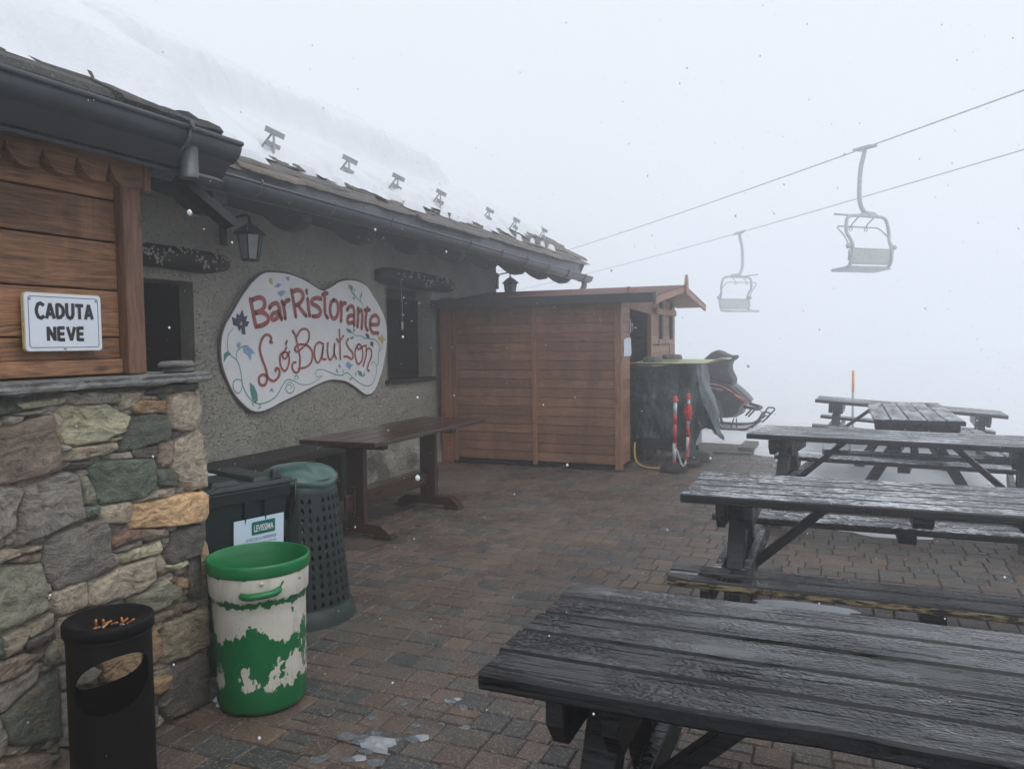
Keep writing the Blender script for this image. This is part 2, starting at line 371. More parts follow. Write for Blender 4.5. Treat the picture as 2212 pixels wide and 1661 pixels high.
def painted_bin():
    g = G('flaking_green_paint'); v = g.obj(); s = g.n('SeparateXYZ'); g.set(s.inputs[0], v); z = s.outputs[2]
    w_ = g.noise(v, 30, 2, out='Color'); vv = g.vadd(g.vmul(v, (13, 13, 6.0)), g.vmul(w_, (.35, .35, .35)))
    n = g.noise(vv, 1, 6, .62); n2 = g.noise(g.vmul(v, (34, 34, 26)), 1, 5, .65)
    # share of green left at each height
    bias = g.ramp(g.m2('DIVIDE', z, .663), [(.0, .95), (.13, .74), (.20, .44), (.30, .56), (.44, .72), (.52, .50), (.60, .30), (.68, .24), (.715, .62), (.735, .56), (.77, .26), (.88, .30), (.905, .60), (.93, 1.)])
    bias2 = bias
    tot = g.m2('ADD', g.m2('MULTIPLY', g.m2('SUBTRACT', g.m2('ADD', g.m2('MULTIPLY', n, .68), g.m2('MULTIPLY', n2, .32)), .5), 1.9), g.m2('ADD', .5, g.m2('MULTIPLY', g.m2('SUBTRACT', bias2, .5), .95)))
    f = g.ramp(tot, [(.492, 0.), (.502, 1.)])
    grn = g.mix(g.noise(v, 8, 3), (.001, .105, .028), (.003, .165, .048))
    wht = g.mix(g.noise(v, 14, 4), (.50, .475, .40), (.66, .63, .55)); gr = g.m2('MULTIPLY', g.ramp(g.noise(g.vmul(v, (16, 16, 5)), 1, 6, .7, .5), [(.52, 0.), (.72, 1.)]), .55); wht = g.mix(gr, wht, (.26, .24, .20)); grn = g.mix(g.m2('MULTIPLY', gr, .5), grn, (.015, .07, .03))
    return g.fin(g.mix(f, wht, grn), g.ramp(f, [(0., .55), (1., .32)]), g.bump(g.m2('MULTIPLY', f, -1), .4, .003))
M['pbin'] = painted_bin()
M['green'] = plain('bright_green_plastic', (.002, .155, .04), .33, 0, .12, 6, .05)
def tarp():
    g = G('green_tarpaulin'); v = g.obj(); n = g.noise(v, 9, 5, .6); st = g.noise(g.vmul(v, (9, 9, 2)), 1, 5, .7)
    c = g.mix(n, (.012, .035, .033), (.035, .075, .072)); c = g.mix(g.m2('MULTIPLY', g.ramp(st, [(.55, 0.), (.75, 1.)]), .5), c, (.06, .12, .15))
    return g.fin(c, .38, g.bump(g.noise(v, 16, 5, .6, 1.2), .5, .03))
M['tarp'] = tarp()
M['fabric'] = plain('black_cover_fabric', (.020, .021, .023), .7, 0, .3, 6, .4)
M['smblack'] = plain('black_glossy_plastic', (.012, .012, .013), .3, 0, .2, 10, .05)
M['orange'] = plain('orange_paint', (.75, .13, .03), .5)
M['redpl'] = plain('red_plastic', (.50, .02, .025), .45)
M['whitepl'] = plain('white_plastic', (.62, .64, .68), .45, 0, .1)
M['rubber'] = plain('black_rubber', (.018, .017, .018), .7, 0, .3, 30, .2)
M['yboard'] = plain('pale_yellow_board', (.48, .50, .30), .5, 0, .2, 14, .1)
M['cblock'] = plain('grey_concrete_block', (.13, .135, .125), .85, 0, .25, 25, .5)
M['hose'] = plain('yellow_hose', (.42, .30, .06), .5)
M['cartm'] = plain('grey_cart_metal', (.05, .055, .06), .5, .3)
M['filter'] = plain('cigarette_filter', (.50, .20, .06), .7, 0, .25, 200, .1)
M['ash'] = plain('ash_paper', (.45, .43, .40), .8)
M['roofred'] = plain('red_brown_roof_felt', (.11, .045, .036), .75, 0, .25, 12, .3)
M['darkfascia'] = plain('dark_fascia_metal', (.035, .038, .044), .45, .1, .15, 9, .05)
M['liftm'] = plain('lift_steel', (.37, .385, .40), .6, .0)
M['lifty'] = plain('lift_backrest', (.42, .44, .40), .6)
M['poleo'] = plain('orange_marker', (.80, .30, .06), .5)
M['berry'] = plain('pale_berries', (.50, .46, .43), .6, 0, .4, 60, .1)
M['joint'] = plain('joint_sand', (.040, .036, .032), .9, 0, .4, 60, .4)
def icem():
    g = G('ice'); g.b.inputs['Transmission Weight'].default_value = .9; g.b.inputs['IOR'].default_value = 1.31
    n = g.noise(g.obj(), 60, 4, .6)
    return g.fin((.62, .66, .70), .15, g.bump(n, .7, .01))
M['ice'] = icem()
M['frostice'] = plain('white_ice', (.30, .32, .35), .35, 0, .15, 50, .6)
BOARD=[[5.466,2.091],[5.562,2.158],[5.659,2.198],[5.786,2.209],[5.961,2.208],[6.112,2.187],[6.237,2.156],[6.365,2.113],[6.464,2.084],[6.533,2.091],[6.656,2.135],[6.766,2.185],[6.895,2.213],[7.047,2.22],[7.183,2.203],[7.302,2.162],[7.402,2.076],[7.504,1.987],[7.586,1.896],[7.648,1.802],[7.669,1.671],[7.654,1.504],[7.609,1.373],[7.561,1.255],[7.492,1.152],[7.425,1.061],[7.339,1.002],[7.235,0.991],[7.136,1.026],[7.002,1.097],[6.852,1.155],[6.688,1.182],[6.53,1.182],[6.358,1.149],[6.177,1.103],[6.003,1.059],[5.822,1.018],[5.691,0.979],[5.564,0.956],[5.469,0.958],[5.391,0.985],[5.291,1.058],[5.207,1.141],[5.138,1.257],[5.089,1.374],[5.074,1.489],[5.091,1.621],[5.141,1.727],[5.225,1.826],[5.331,1.956]]
LEAF=[[[5.399,1.218],[5.453,1.185],[5.49,1.118],[5.494,1.052],[5.466,1.033],[5.421,1.076],[5.405,1.142]],[[5.094,1.405],[5.099,1.475],[5.143,1.501],[5.184,1.473],[5.135,1.452]],[[6.86,1.71],[6.95,1.7],[6.976,1.656],[6.901,1.667]],[[7.008,1.723],[7.026,1.69],[6.986,1.656]],[[6.923,1.609],[6.985,1.628],[7.013,1.617],[6.964,1.591]],[[7.053,1.263],[7.125,1.249],[7.159,1.185],[7.088,1.205]],[[7.195,1.246],[7.193,1.2],[7.153,1.185]],[[6.895,1.181],[6.967,1.19],[6.928,1.159]],[[6.969,2.176],[7.01,2.145],[6.998,2.098],[6.967,2.132]],[[7.174,2.112],[7.171,2.053],[7.138,2.061]],[[6.998,2.045],[7.044,2.036],[7.006,2.014]],[[6.675,1.299],[6.706,1.266],[6.7,1.239],[6.679,1.267]],[[6.784,1.29],[6.81,1.25],[6.791,1.251]],[[7.027,1.253],[7.036,1.219],[7.01,1.192]]]
NAVY=[[[5.333,1.857],[5.355,1.794],[5.397,1.806],[5.373,1.758],[5.416,1.754],[5.39,1.712],[5.358,1.707],[5.364,1.639],[5.323,1.644],[5.313,1.702],[5.286,1.666],[5.269,1.711],[5.22,1.719],[5.204,1.79],[5.26,1.774],[5.262,1.823],[5.298,1.802]],[[7.221,1.657],[7.262,1.652],[7.272,1.663],[7.292,1.64],[7.305,1.611],[7.26,1.609],[7.244,1.623]],[[7.31,1.571],[7.34,1.559],[7.362,1.579],[7.367,1.553],[7.392,1.551],[7.37,1.536],[7.379,1.501],[7.343,1.525],[7.318,1.519],[7.323,1.544]]]
BLUE=[[[5.331,1.534],[5.389,1.54],[5.44,1.51],[5.481,1.472],[5.432,1.469],[5.423,1.407],[5.386,1.456],[5.335,1.484]],[[5.254,1.56],[5.289,1.577],[5.306,1.553],[5.28,1.52],[5.255,1.531]],[[6.85,1.337],[6.879,1.358],[6.907,1.352],[6.925,1.335],[6.982,1.327],[6.943,1.301],[6.913,1.268],[6.886,1.297],[6.858,1.304]],[[6.712,1.325],[6.735,1.343],[6.749,1.324],[6.766,1.312],[6.733,1.295]],[[5.652,1.121],[5.677,1.158],[5.698,1.142],[5.717,1.107],[5.683,1.124]],[[5.923,2.179],[5.975,2.187],[5.974,2.148],[5.936,2.149]],[[5.752,2.071],[5.811,2.113],[5.854,2.106],[5.823,2.076]],[[5.785,2.025],[5.866,2.054],[5.924,2.042],[5.849,1.99]]]
YELL=[[[5.296,1.743],[5.315,1.752],[5.329,1.737],[5.318,1.721],[5.297,1.72]],[[7.479,1.629],[7.543,1.623],[7.555,1.653],[7.58,1.617],[7.635,1.587],[7.591,1.582],[7.561,1.528],[7.53,1.57],[7.488,1.582]],[[6.922,2.173],[6.959,2.164],[6.963,2.126],[6.933,2.13]],[[5.685,2.143],[5.727,2.155],[5.739,2.099],[5.704,2.102]]]
RED1=[[[5.44,1.948],[5.462,1.861],[5.479,1.788],[5.502,1.709]],[[5.453,1.939],[5.52,1.965],[5.581,1.968],[5.621,1.942],[5.618,1.894],[5.576,1.855],[5.494,1.833]],[[5.494,1.83],[5.589,1.839],[5.656,1.806],[5.657,1.759],[5.584,1.724],[5.509,1.712]],[[5.687,1.883],[5.717,1.912],[5.781,1.929],[5.813,1.906],[5.828,1.844],[5.847,1.785]],[[5.817,1.853],[5.741,1.834],[5.705,1.807],[5.725,1.776],[5.783,1.793],[5.827,1.823]],[[5.861,1.947],[5.888,1.875],[5.899,1.793]],[[5.885,1.909],[5.913,1.949],[5.96,1.966]],[[6.0,2.058],[6.026,1.949],[6.053,1.813]],[[6.007,2.039],[6.084,2.066],[6.157,2.05],[6.17,2.0],[6.118,1.943],[6.042,1.915]],[[6.086,1.927],[6.146,1.874],[6.21,1.825]],[[6.238,1.988],[6.251,1.907],[6.263,1.826]],[[6.227,2.069],[6.233,2.049]],[[6.452,1.998],[6.377,2.005],[6.311,1.983],[6.309,1.945],[6.39,1.921],[6.439,1.878],[6.407,1.83],[6.312,1.822]],[[6.515,2.069],[6.51,1.969],[6.514,1.854],[6.552,1.815]],[[6.476,2.041],[6.557,2.061]],[[6.659,1.997],[6.61,1.957],[6.597,1.877],[6.626,1.816],[6.678,1.81],[6.725,1.86],[6.737,1.935],[6.707,1.986],[6.659,1.997]],[[6.784,1.981],[6.79,1.883],[6.78,1.785]],[[6.795,1.932],[6.83,1.969],[6.867,1.973]],[[6.892,1.903],[6.931,1.937],[6.994,1.943],[7.02,1.89],[7.014,1.743]],[[7.013,1.846],[6.933,1.843],[6.892,1.801],[6.918,1.766],[7.006,1.779]],[[7.094,1.928],[7.089,1.825],[7.076,1.729]],[[7.096,1.881],[7.142,1.911],[7.17,1.881],[7.167,1.793],[7.154,1.713]],[[7.273,1.941],[7.238,1.828],[7.235,1.737],[7.267,1.694]],[[7.222,1.91],[7.317,1.917]],[[7.331,1.759],[7.474,1.759],[7.499,1.811],[7.456,1.855],[7.383,1.853],[7.329,1.808],[7.322,1.727],[7.365,1.669],[7.474,1.664]]]
RED2=[[[5.705,1.569],[5.681,1.574],[5.696,1.607],[5.663,1.635],[5.607,1.631],[5.557,1.574],[5.54,1.499],[5.57,1.414],[5.608,1.338],[5.626,1.261],[5.609,1.205],[5.574,1.183],[5.527,1.2],[5.516,1.247],[5.551,1.278],[5.605,1.271],[5.673,1.225],[5.729,1.218],[5.789,1.263],[5.791,1.316],[5.751,1.332],[5.74,1.304]],[[5.871,1.48],[5.819,1.456],[5.808,1.379],[5.835,1.32],[5.878,1.303],[5.925,1.356],[5.936,1.434],[5.9,1.474],[5.863,1.475],[5.843,1.441],[5.883,1.416],[5.945,1.482]],[[5.886,1.499],[5.902,1.523]],[[5.896,1.551],[5.912,1.582]],[[5.999,1.676],[6.042,1.622],[6.069,1.522],[6.096,1.421],[6.084,1.32],[6.059,1.281],[6.005,1.288],[5.977,1.334],[5.994,1.373],[6.032,1.377]],[[6.055,1.622],[6.123,1.687],[6.202,1.695],[6.248,1.652],[6.229,1.581],[6.147,1.521],[6.067,1.482],[6.025,1.492],[6.041,1.529],[6.117,1.549],[6.227,1.53],[6.289,1.468],[6.269,1.375],[6.186,1.327],[6.068,1.316]],[[6.467,1.549],[6.392,1.565],[6.332,1.519],[6.321,1.436],[6.351,1.373],[6.393,1.372],[6.437,1.434],[6.467,1.538],[6.452,1.454],[6.444,1.402],[6.504,1.395]],[[6.545,1.559],[6.533,1.485],[6.548,1.41],[6.582,1.388],[6.637,1.44],[6.659,1.558],[6.646,1.461],[6.679,1.396]],[[6.745,1.693],[6.749,1.568],[6.751,1.389]],[[6.697,1.601],[6.731,1.568],[6.816,1.633]],[[6.898,1.6],[6.865,1.557],[6.908,1.501],[6.977,1.444],[6.956,1.384],[6.881,1.413],[6.816,1.415]],[[7.088,1.544],[7.027,1.488],[7.024,1.399],[7.07,1.33],[7.14,1.362],[7.163,1.452],[7.127,1.53],[7.074,1.535],[7.08,1.488],[7.196,1.526]],[[7.227,1.531],[7.233,1.44],[7.167,1.304]],[[7.224,1.468],[7.286,1.496],[7.336,1.461],[7.323,1.392],[7.269,1.324],[7.246,1.267],[7.282,1.248]]]
VINE=[[[5.231,1.697],[5.167,1.647],[5.146,1.576],[5.149,1.505],[5.184,1.46],[5.244,1.423],[5.279,1.367],[5.301,1.276],[5.31,1.202],[5.358,1.117],[5.421,1.057],[5.499,1.023],[5.595,1.025],[5.708,1.055],[5.782,1.108],[5.859,1.191],[5.919,1.218],[6.009,1.198],[6.1,1.163],[6.227,1.156],[6.343,1.186],[6.429,1.224],[6.438,1.239]],[[6.429,1.235],[6.361,1.222],[6.338,1.259],[6.364,1.29],[6.448,1.292],[6.55,1.266],[6.655,1.235],[6.763,1.22],[6.875,1.242],[6.986,1.176],[7.12,1.113],[7.239,1.083],[7.343,1.101],[7.408,1.179],[7.434,1.284],[7.373,1.344],[7.331,1.334],[7.351,1.304]],[[5.244,1.427],[5.253,1.486],[5.286,1.517],[5.338,1.539],[5.39,1.543]],[[5.311,1.221],[5.287,1.245],[5.237,1.252],[5.198,1.227],[5.202,1.172],[5.244,1.134],[5.282,1.145],[5.31,1.193]],[[5.88,1.18],[5.948,1.192],[5.999,1.154],[5.99,1.105],[5.929,1.089],[5.885,1.121],[5.887,1.155],[5.932,1.17],[5.964,1.146],[5.945,1.125]],[[6.017,1.208],[6.019,1.243],[6.05,1.251],[6.064,1.226],[6.041,1.217]],[[7.434,1.295],[7.478,1.341],[7.482,1.435],[7.571,1.516]],[[7.493,1.447],[7.507,1.517],[7.445,1.576],[7.342,1.6],[7.219,1.606],[7.16,1.628],[7.043,1.634],[6.967,1.667]],[[7.202,1.936],[7.155,1.996],[7.059,2.048],[6.985,2.1],[6.949,2.164]],[[7.06,2.053],[7.023,2.09],[7.063,2.143]],[[7.155,1.996],[7.148,2.052],[7.169,2.098]],[[5.42,1.039],[5.438,1.009]],[[5.513,1.022],[5.525,0.988],[5.491,0.982]]]
STONES=[["dg",[[1.659,1.375],[1.735,1.366],[1.755,1.348],[1.75,1.332],[1.657,1.329]]],["pg",[[1.76,1.364],[1.916,1.373],[1.92,1.36],[1.896,1.349],[1.776,1.342],[1.759,1.352]]],["gr",[[1.923,1.385],[2.132,1.376],[2.141,1.357],[2.13,1.335],[1.933,1.342],[1.921,1.356]]],["tn",[[2.145,1.373],[2.26,1.368],[2.247,1.35],[2.195,1.316],[2.148,1.313],[2.144,1.352]]],["dk",[[2.266,1.367],[2.344,1.392],[2.531,1.389],[2.534,1.363],[2.418,1.359],[2.277,1.36]]],["tn",[[2.259,1.353],[2.306,1.35],[2.318,1.336],[2.244,1.339]]],["oc",[[2.201,1.33],[2.224,1.338],[2.36,1.327],[2.361,1.28],[2.222,1.286],[2.194,1.307]]],["tn",[[2.37,1.341],[2.411,1.356],[2.53,1.355],[2.539,1.324],[2.537,1.221],[2.489,1.192],[2.436,1.195],[2.37,1.213],[2.366,1.272]]],["pg",[[1.891,1.332],[1.933,1.341],[2.077,1.335],[2.128,1.303],[2.171,1.281],[2.141,1.228],[2.065,1.201],[1.955,1.195],[1.908,1.207],[1.877,1.241],[1.884,1.295]]],["dg",[[2.181,1.271],[2.221,1.281],[2.297,1.279],[2.357,1.263],[2.367,1.213],[2.353,1.166],[2.274,1.161],[2.204,1.146],[2.126,1.147],[2.122,1.162],[2.151,1.209]]],["gr",[[1.841,1.341],[1.882,1.345],[1.888,1.331],[1.867,1.32],[1.849,1.323]]],["gr",[[1.737,1.329],[1.837,1.338],[1.851,1.321],[1.84,1.315],[1.762,1.319]]],["gr",[[1.692,1.31],[1.704,1.32],[1.754,1.318],[1.749,1.3],[1.703,1.291]]],["gr",[[1.656,1.317],[1.68,1.317],[1.69,1.306],[1.679,1.291],[1.655,1.282]]],["br",[[1.655,1.278],[1.707,1.288],[1.757,1.297],[1.822,1.313],[1.844,1.311],[1.851,1.269],[1.871,1.212],[1.882,1.147],[1.88,1.117],[1.812,1.107],[1.727,1.101],[1.646,1.103]]],["tn",[[1.858,1.318],[1.887,1.312],[1.881,1.266],[1.876,1.232],[1.89,1.218],[1.885,1.21],[1.874,1.22],[1.856,1.268]]],["gr",[[1.882,1.204],[1.917,1.199],[1.926,1.188],[1.907,1.181],[1.879,1.186]]],["tn",[[1.881,1.176],[1.955,1.188],[2.101,1.187],[2.106,1.168],[2.084,1.153],[1.972,1.142],[1.905,1.143],[1.882,1.155]]],["tn",[[2.07,1.199],[2.135,1.212],[2.14,1.198],[2.107,1.192]]],["gr",[[2.078,1.148],[2.175,1.141],[2.186,1.12],[2.104,1.124],[2.075,1.136]]],["dk",[[2.187,1.145],[2.303,1.152],[2.301,1.104],[2.202,1.112]]],["br",[[2.317,1.16],[2.38,1.156],[2.373,1.064],[2.329,1.056],[2.303,1.084]]],["tn",[[2.39,1.156],[2.435,1.173],[2.515,1.184],[2.535,1.164],[2.547,1.048],[2.546,0.944],[2.478,0.94],[2.413,0.972],[2.378,1.048],[2.385,1.112]]],["dk",[[2.369,1.193],[2.411,1.195],[2.439,1.188],[2.432,1.17],[2.384,1.168]]],["gn",[[1.995,1.108],[2.036,1.124],[2.077,1.124],[2.277,1.098],[2.281,0.991],[2.241,0.95],[2.029,0.966],[2.016,1.029]]],["dk",[[1.886,1.142],[2.001,1.132],[2.016,1.122],[1.951,1.106],[1.89,1.116]]],["dg",[[2.293,1.052],[2.347,1.048],[2.396,1.025],[2.394,0.97],[2.296,0.99]]],["tn",[[2.301,0.967],[2.387,0.968],[2.389,0.934],[2.317,0.933],[2.299,0.944]]],["or",[[2.188,0.936],[2.299,0.934],[2.517,0.925],[2.544,0.902],[2.542,0.829],[2.512,0.794],[2.318,0.817],[2.162,0.843],[2.169,0.888]]],["tn",[[2.029,0.954],[2.169,0.948],[2.174,0.925],[2.152,0.873],[2.04,0.889],[2.028,0.928]]],["bl",[[1.755,1.076],[1.803,1.091],[1.903,1.106],[1.95,1.084],[1.956,1.004],[1.961,0.933],[1.834,0.91],[1.712,0.893],[1.737,0.965]]],["gr",[[1.646,1.099],[1.705,1.091],[1.749,1.068],[1.742,1.037],[1.721,0.993],[1.711,0.95],[1.637,0.916]]],["gg",[[1.96,1.069],[1.988,1.078],[2.01,1.007],[2.012,0.97],[1.967,0.978]]],["gn",[[1.967,0.967],[2.023,0.96],[2.026,0.928],[1.968,0.931]]],["gr",[[2.189,0.954],[2.289,0.969],[2.294,0.942],[2.264,0.937],[2.194,0.942]]],["bl",[[1.804,0.867],[1.841,0.895],[1.966,0.907],[2.042,0.904],[2.069,0.832],[2.071,0.723],[1.981,0.697],[1.838,0.702],[1.808,0.758]]],["tn",[[1.635,0.881],[1.737,0.88],[1.8,0.872],[1.794,0.858],[1.71,0.858],[1.633,0.844]]],["br",[[1.689,0.843],[1.735,0.852],[1.789,0.841],[1.786,0.818],[1.734,0.825]]],["gg",[[1.633,0.831],[1.663,0.834],[1.787,0.809],[1.794,0.752],[1.795,0.651],[1.725,0.638],[1.623,0.626]]],["rd",[[2.078,0.824],[2.159,0.839],[2.206,0.828],[2.198,0.801],[2.078,0.791]]],["br",[[2.223,0.824],[2.347,0.802],[2.346,0.772],[2.229,0.783]]],["dk",[[2.365,0.785],[2.528,0.786],[2.537,0.733],[2.504,0.656],[2.359,0.651],[2.329,0.689]]],["gr",[[2.088,0.78],[2.213,0.784],[2.218,0.767],[2.109,0.764]]],["pg",[[2.122,0.754],[2.301,0.763],[2.316,0.73],[2.297,0.715],[2.127,0.724]]],["gr",[[2.082,0.764],[2.109,0.754],[2.11,0.731],[2.08,0.721]]],["tn",[[1.981,0.675],[2.105,0.707],[2.259,0.706],[2.266,0.614],[2.189,0.59],[2.014,0.593],[1.978,0.604]]],["tn",[[1.828,0.694],[1.866,0.697],[1.967,0.694],[1.972,0.612],[1.951,0.601],[1.862,0.604],[1.836,0.623]]],["tn",[[2.27,0.698],[2.312,0.71],[2.324,0.666],[2.301,0.633],[2.271,0.645]]],["pg",[[2.32,0.653],[2.436,0.646],[2.451,0.626],[2.372,0.623]]],["dk",[[2.457,0.647],[2.533,0.64],[2.535,0.576],[2.521,0.462],[2.45,0.484],[2.437,0.564]]],["gg",[[2.148,0.572],[2.316,0.592],[2.382,0.547],[2.384,0.511],[2.311,0.484],[2.214,0.486],[2.161,0.533]]],["oc",[[2.395,0.575],[2.434,0.567],[2.424,0.531],[2.394,0.54]]],["br",[[2.415,0.467],[2.488,0.45],[2.478,0.423],[2.414,0.438]]],["br",[[2.222,0.47],[2.355,0.466],[2.362,0.436],[2.255,0.436]]],["oc",[[2.204,0.468],[2.254,0.432],[2.295,0.358],[2.289,0.299],[2.247,0.279],[2.197,0.28]]],["ol",[[2.31,0.414],[2.528,0.417],[2.533,0.246],[2.436,0.243],[2.302,0.251],[2.284,0.27],[2.306,0.335]]],["dk",[[2.347,0.217],[2.478,0.236],[2.527,0.205],[2.531,0.005],[2.45,0.001],[2.305,0.022],[2.272,0.082],[2.313,0.163]]],["oc",[[2.21,0.217],[2.343,0.193],[2.341,0.152],[2.257,0.144],[2.235,0.159]]],["br",[[2.199,0.16],[2.261,0.09],[2.264,0.015],[2.192,0.019]]],["tn",[[1.653,0.601],[1.719,0.618],[1.833,0.621],[1.832,0.578],[1.792,0.57],[1.722,0.568],[1.709,0.532],[1.654,0.532]]],["dk",[[1.723,0.56],[1.831,0.569],[1.829,0.533],[1.741,0.525]]],["br",[[1.618,0.524],[1.678,0.521],[1.793,0.502],[1.798,0.482],[1.69,0.452],[1.615,0.458]]],["dg",[[1.622,0.607],[1.646,0.594],[1.649,0.534],[1.618,0.526]]],["dg",[[1.64,0.339],[1.74,0.387],[1.841,0.414],[1.836,0.179],[1.699,0.21],[1.651,0.249]]],["gr",[[1.614,0.441],[1.69,0.444],[1.769,0.454],[1.756,0.408],[1.639,0.351],[1.61,0.365]]],["gg",[[1.801,0.49],[1.829,0.521],[1.846,0.468],[1.844,0.431],[1.804,0.452]]],["gr",[[1.61,0.352],[1.629,0.334],[1.648,0.24],[1.632,0.218],[1.603,0.212]]],["br",[[1.602,0.191],[1.698,0.172],[1.794,0.133],[1.808,0.084],[1.794,0.016],[1.599,0.123]]],["gr",[[1.847,0.413],[1.948,0.401],[2.002,0.351],[1.963,0.321],[1.849,0.336]]],["oc",[[1.967,0.399],[2.158,0.366],[2.193,0.347],[2.188,0.24],[2.013,0.301],[2.009,0.354]]],["gr",[[1.845,0.327],[2.187,0.228],[2.182,0.036],[1.989,0.07],[1.842,0.143]]],["br",[[1.841,0.127],[2.178,0.018],[2.172,-0.191],[1.835,-0.006]]],["gr",[[1.801,0.738],[1.822,0.727],[1.818,0.698],[1.797,0.71]]],["tn",[[1.799,0.691],[1.819,0.69],[1.825,0.642],[1.805,0.644]]],["tn",[[1.856,0.599],[2.144,0.53],[2.185,0.487],[2.193,0.365],[1.967,0.41],[1.854,0.432]]]]
# ================================================================ ground, paving, snow
def sstep(a, b, x):
    t = min(1, max(0, (x-a)/(b-a))); return t*t*(3-2*t)
def snow_edge(x):
    """y beyond which the terrace is under snow"""
    P = [(-60, 12.2), (-4.9, 12.0), (-2.2, 11.8), (-1.25, 11.6), (-1.1, 10.75), (-.8, 10.55), (-.62, 9.3), (-.55, 7.75), (-.3, 7.3), (.5, 7.2), (.85, 7.45), (1.3, 7.55), (2.2, 7.9), (60, 8.5)]
    for (a, p), (b, q) in zip(P, P[1:]):
        if a <= x <= b: return p+(q-p)*(x-a)/(b-a)
    return 10
def axis(lo, hi, f0, f1, fine, coarse):
    o = []; x = f0
    while x < f1: o.append(x); x += fine
    st = fine
    while x < hi: o.append(x); st = min(coarse, st*1.25); x += st
    x = f0; st = fine; pre = []
    while x > lo: st = min(coarse, st*1.25); x -= st; pre.append(x)
    return pre[::-1]+o
xs = axis(-90, 90, -2.6, 2.6, .06, 6); ys = axis(-30, 150, 7.0, 12.4, .06, 6)
mb = MB(); V = []; F = []
for y in ys:
    for x in xs:
        e = snow_edge(x) + .16*fbm(x*1.7, y*1.7, 3) + .06*fbm(x*7, y*7, 5)
        t = sstep(0, .35, y-e)
        z = -.05 + t*(.085 + .03*fbm(x*.6, y*.6, 1) + .012*fbm(x*4, y*4, 2))
        far = sstep(16, 120, math.hypot(x, y)); z += far*(-1.2 + 1.5*fbm(x*.03, y*.03, 9))
        if y < 6.5: z = min(z, -.05)
        V.append((x, y, z))
nx = len(xs)
for j in range(len(ys)-1):
    for i in range(nx-1): F.append((j*nx+i, j*nx+i+1, (j+1)*nx+i+1, (j+1)*nx+i))
mb.add(V, F, r=0, smooth=True)
tag(mb.build('snow_ground', M['snow']), kind='structure')
mb = MB(); mb.box(-5.4, 5.2, -1.5, 11.95, -.045, -.009, r=0)
tag(mb.build('terrace_base', M['joint']), kind='structure')

PC = [(.080,.055,.046),(.070,.050,.043),(.062,.049,.043),(.092,.058,.045),(.055,.048,.043),(.042,.042,.041),(.036,.039,.040),(.030,.034,.036),(.082,.056,.036),(.060,.040,.034)]
PW = [5,5,5,1.5,4,2.5,2,1.2,1.2,4]
mb = MB(); rnd = random.Random(11)
def pav(x0, x1, y0, y1):
    c = rnd.choices(PC, PW)[0]; k = rnd.uniform(.88, 1.12)*1.65; c = (c[0]*k*.94, c[1]*k*1.01, c[2]*k*1.02)
    if y0 > 8.6 and x0 > -1.6: c = tuple(.6*q+.4*.058 for q in c)
    g_ = .0025; h = rnd.uniform(-.002, .002); b = .005; x0 += g_+rnd.uniform(0, .0015); x1 -= g_; y0 += g_+rnd.uniform(0, .0015); y1 -= g_
    t = [h+rnd.uniform(-.0015, .0015) for _ in range(4)]
    J = lambda: rnd.uniform(-.0014, .0014)
    lo = [(x0+J(), y0+J(), -.012), (x1+J(), y0+J(), -.012), (x1+J(), y1+J(), -.012), (x0+J(), y1+J(), -.012)]
    mi = [(p[0], p[1], -.006) for p in lo]
    hi = [(x0+b, y0+b, t[0]), (x1-b, y0+b, t[1]), (x1-b, y1-b, t[2]), (x0+b, y1-b, t[3])]
    F = [(8,9,10,11)]
    for o in (0, 4):
        for i in range(4): F.append((o+i, o+(i+1)%4, o+4+(i+1)%4, o+4+i))
    mb.add(lo+mi+hi, F, c=c)
def skip(x, y):
    return y > snow_edge(x)+.55 and x > -1.3
P_ = .14; y = -.2; row = 0
while y < 11.78:
    x = -4.86 + rnd.uniform(-.1, 0)
    while x < 5.0:
        u = rnd.random()
        w_ = .21 if u < .42 else (.14 if u < .9 else .105)
        x1 = x+w_
        if not skip(x, y) and not (x > -1.22 and y > 11.6):
            if u >= .42 and u < .62: pav(x, x1, y, y+P_/2); pav(x, x1, y+P_/2, y+P_)
            elif u < .10: pav(x, x+.105, y, y+P_); pav(x+.105, x1, y, y+P_)
            else: pav(x, x1, y, y+P_)
        x = x1
    y += P_
tag(mb.build('terrace_paving', M['paver']), kind='structure')
# kerb at the edge of the terrace
mb = MB(); mb.box(-2.3, -1.10, 10.70, 10.80, -.03, .035, r=.4, c=(.075,.07,.066)); mb.box(-1.28, -1.08, 10.83, 11.55, -.03, .09, r=.5, c=(.075,.07,.066))
tag(mb.build('kerb', M['cblock'], bevel=.01), kind='structure')
# thin slush left on the paving
def puddle(name, cx, cy, rx, ry, seed, h=.014, m='snow'):
    r_ = random.Random(seed); mb = MB(); n = 40; V = [(cx, cy, h)]
    for ring in (.55, .85, 1.0):
        for i in range(n):
            a = 2*math.pi*i/n; k = ring*(1+.42*fbm(math.cos(a)*1.4+seed, math.sin(a)*1.4, seed))
            V.append((cx+rx*k*math.cos(a), cy+ry*k*math.sin(a), {.55: h, .85: h*.8, 1.0: .002}[ring]+.001*r_.random()))
    F = [(0, 1+i, 1+(i+1)%n) for i in range(n)]
    for q in (0, 1):
        for i in range(n): F.append((1+q*n+i, 1+(q+1)*n+i, 1+(q+1)*n+(i+1)%n, 1+q*n+(i+1)%n))
    mb.add(V, F, smooth=True); return mb.build(name, M[m])
tag(puddle('slush_patch', -.17, 4.70, .30, .085, 3), kind='stuff')
tag(puddle('slush_patch', -2.46, 2.60, .06, .10, 8, .02), kind='stuff')
tag(puddle('slush_patch', .35, 6.95, .55, .28, 5), kind='stuff')
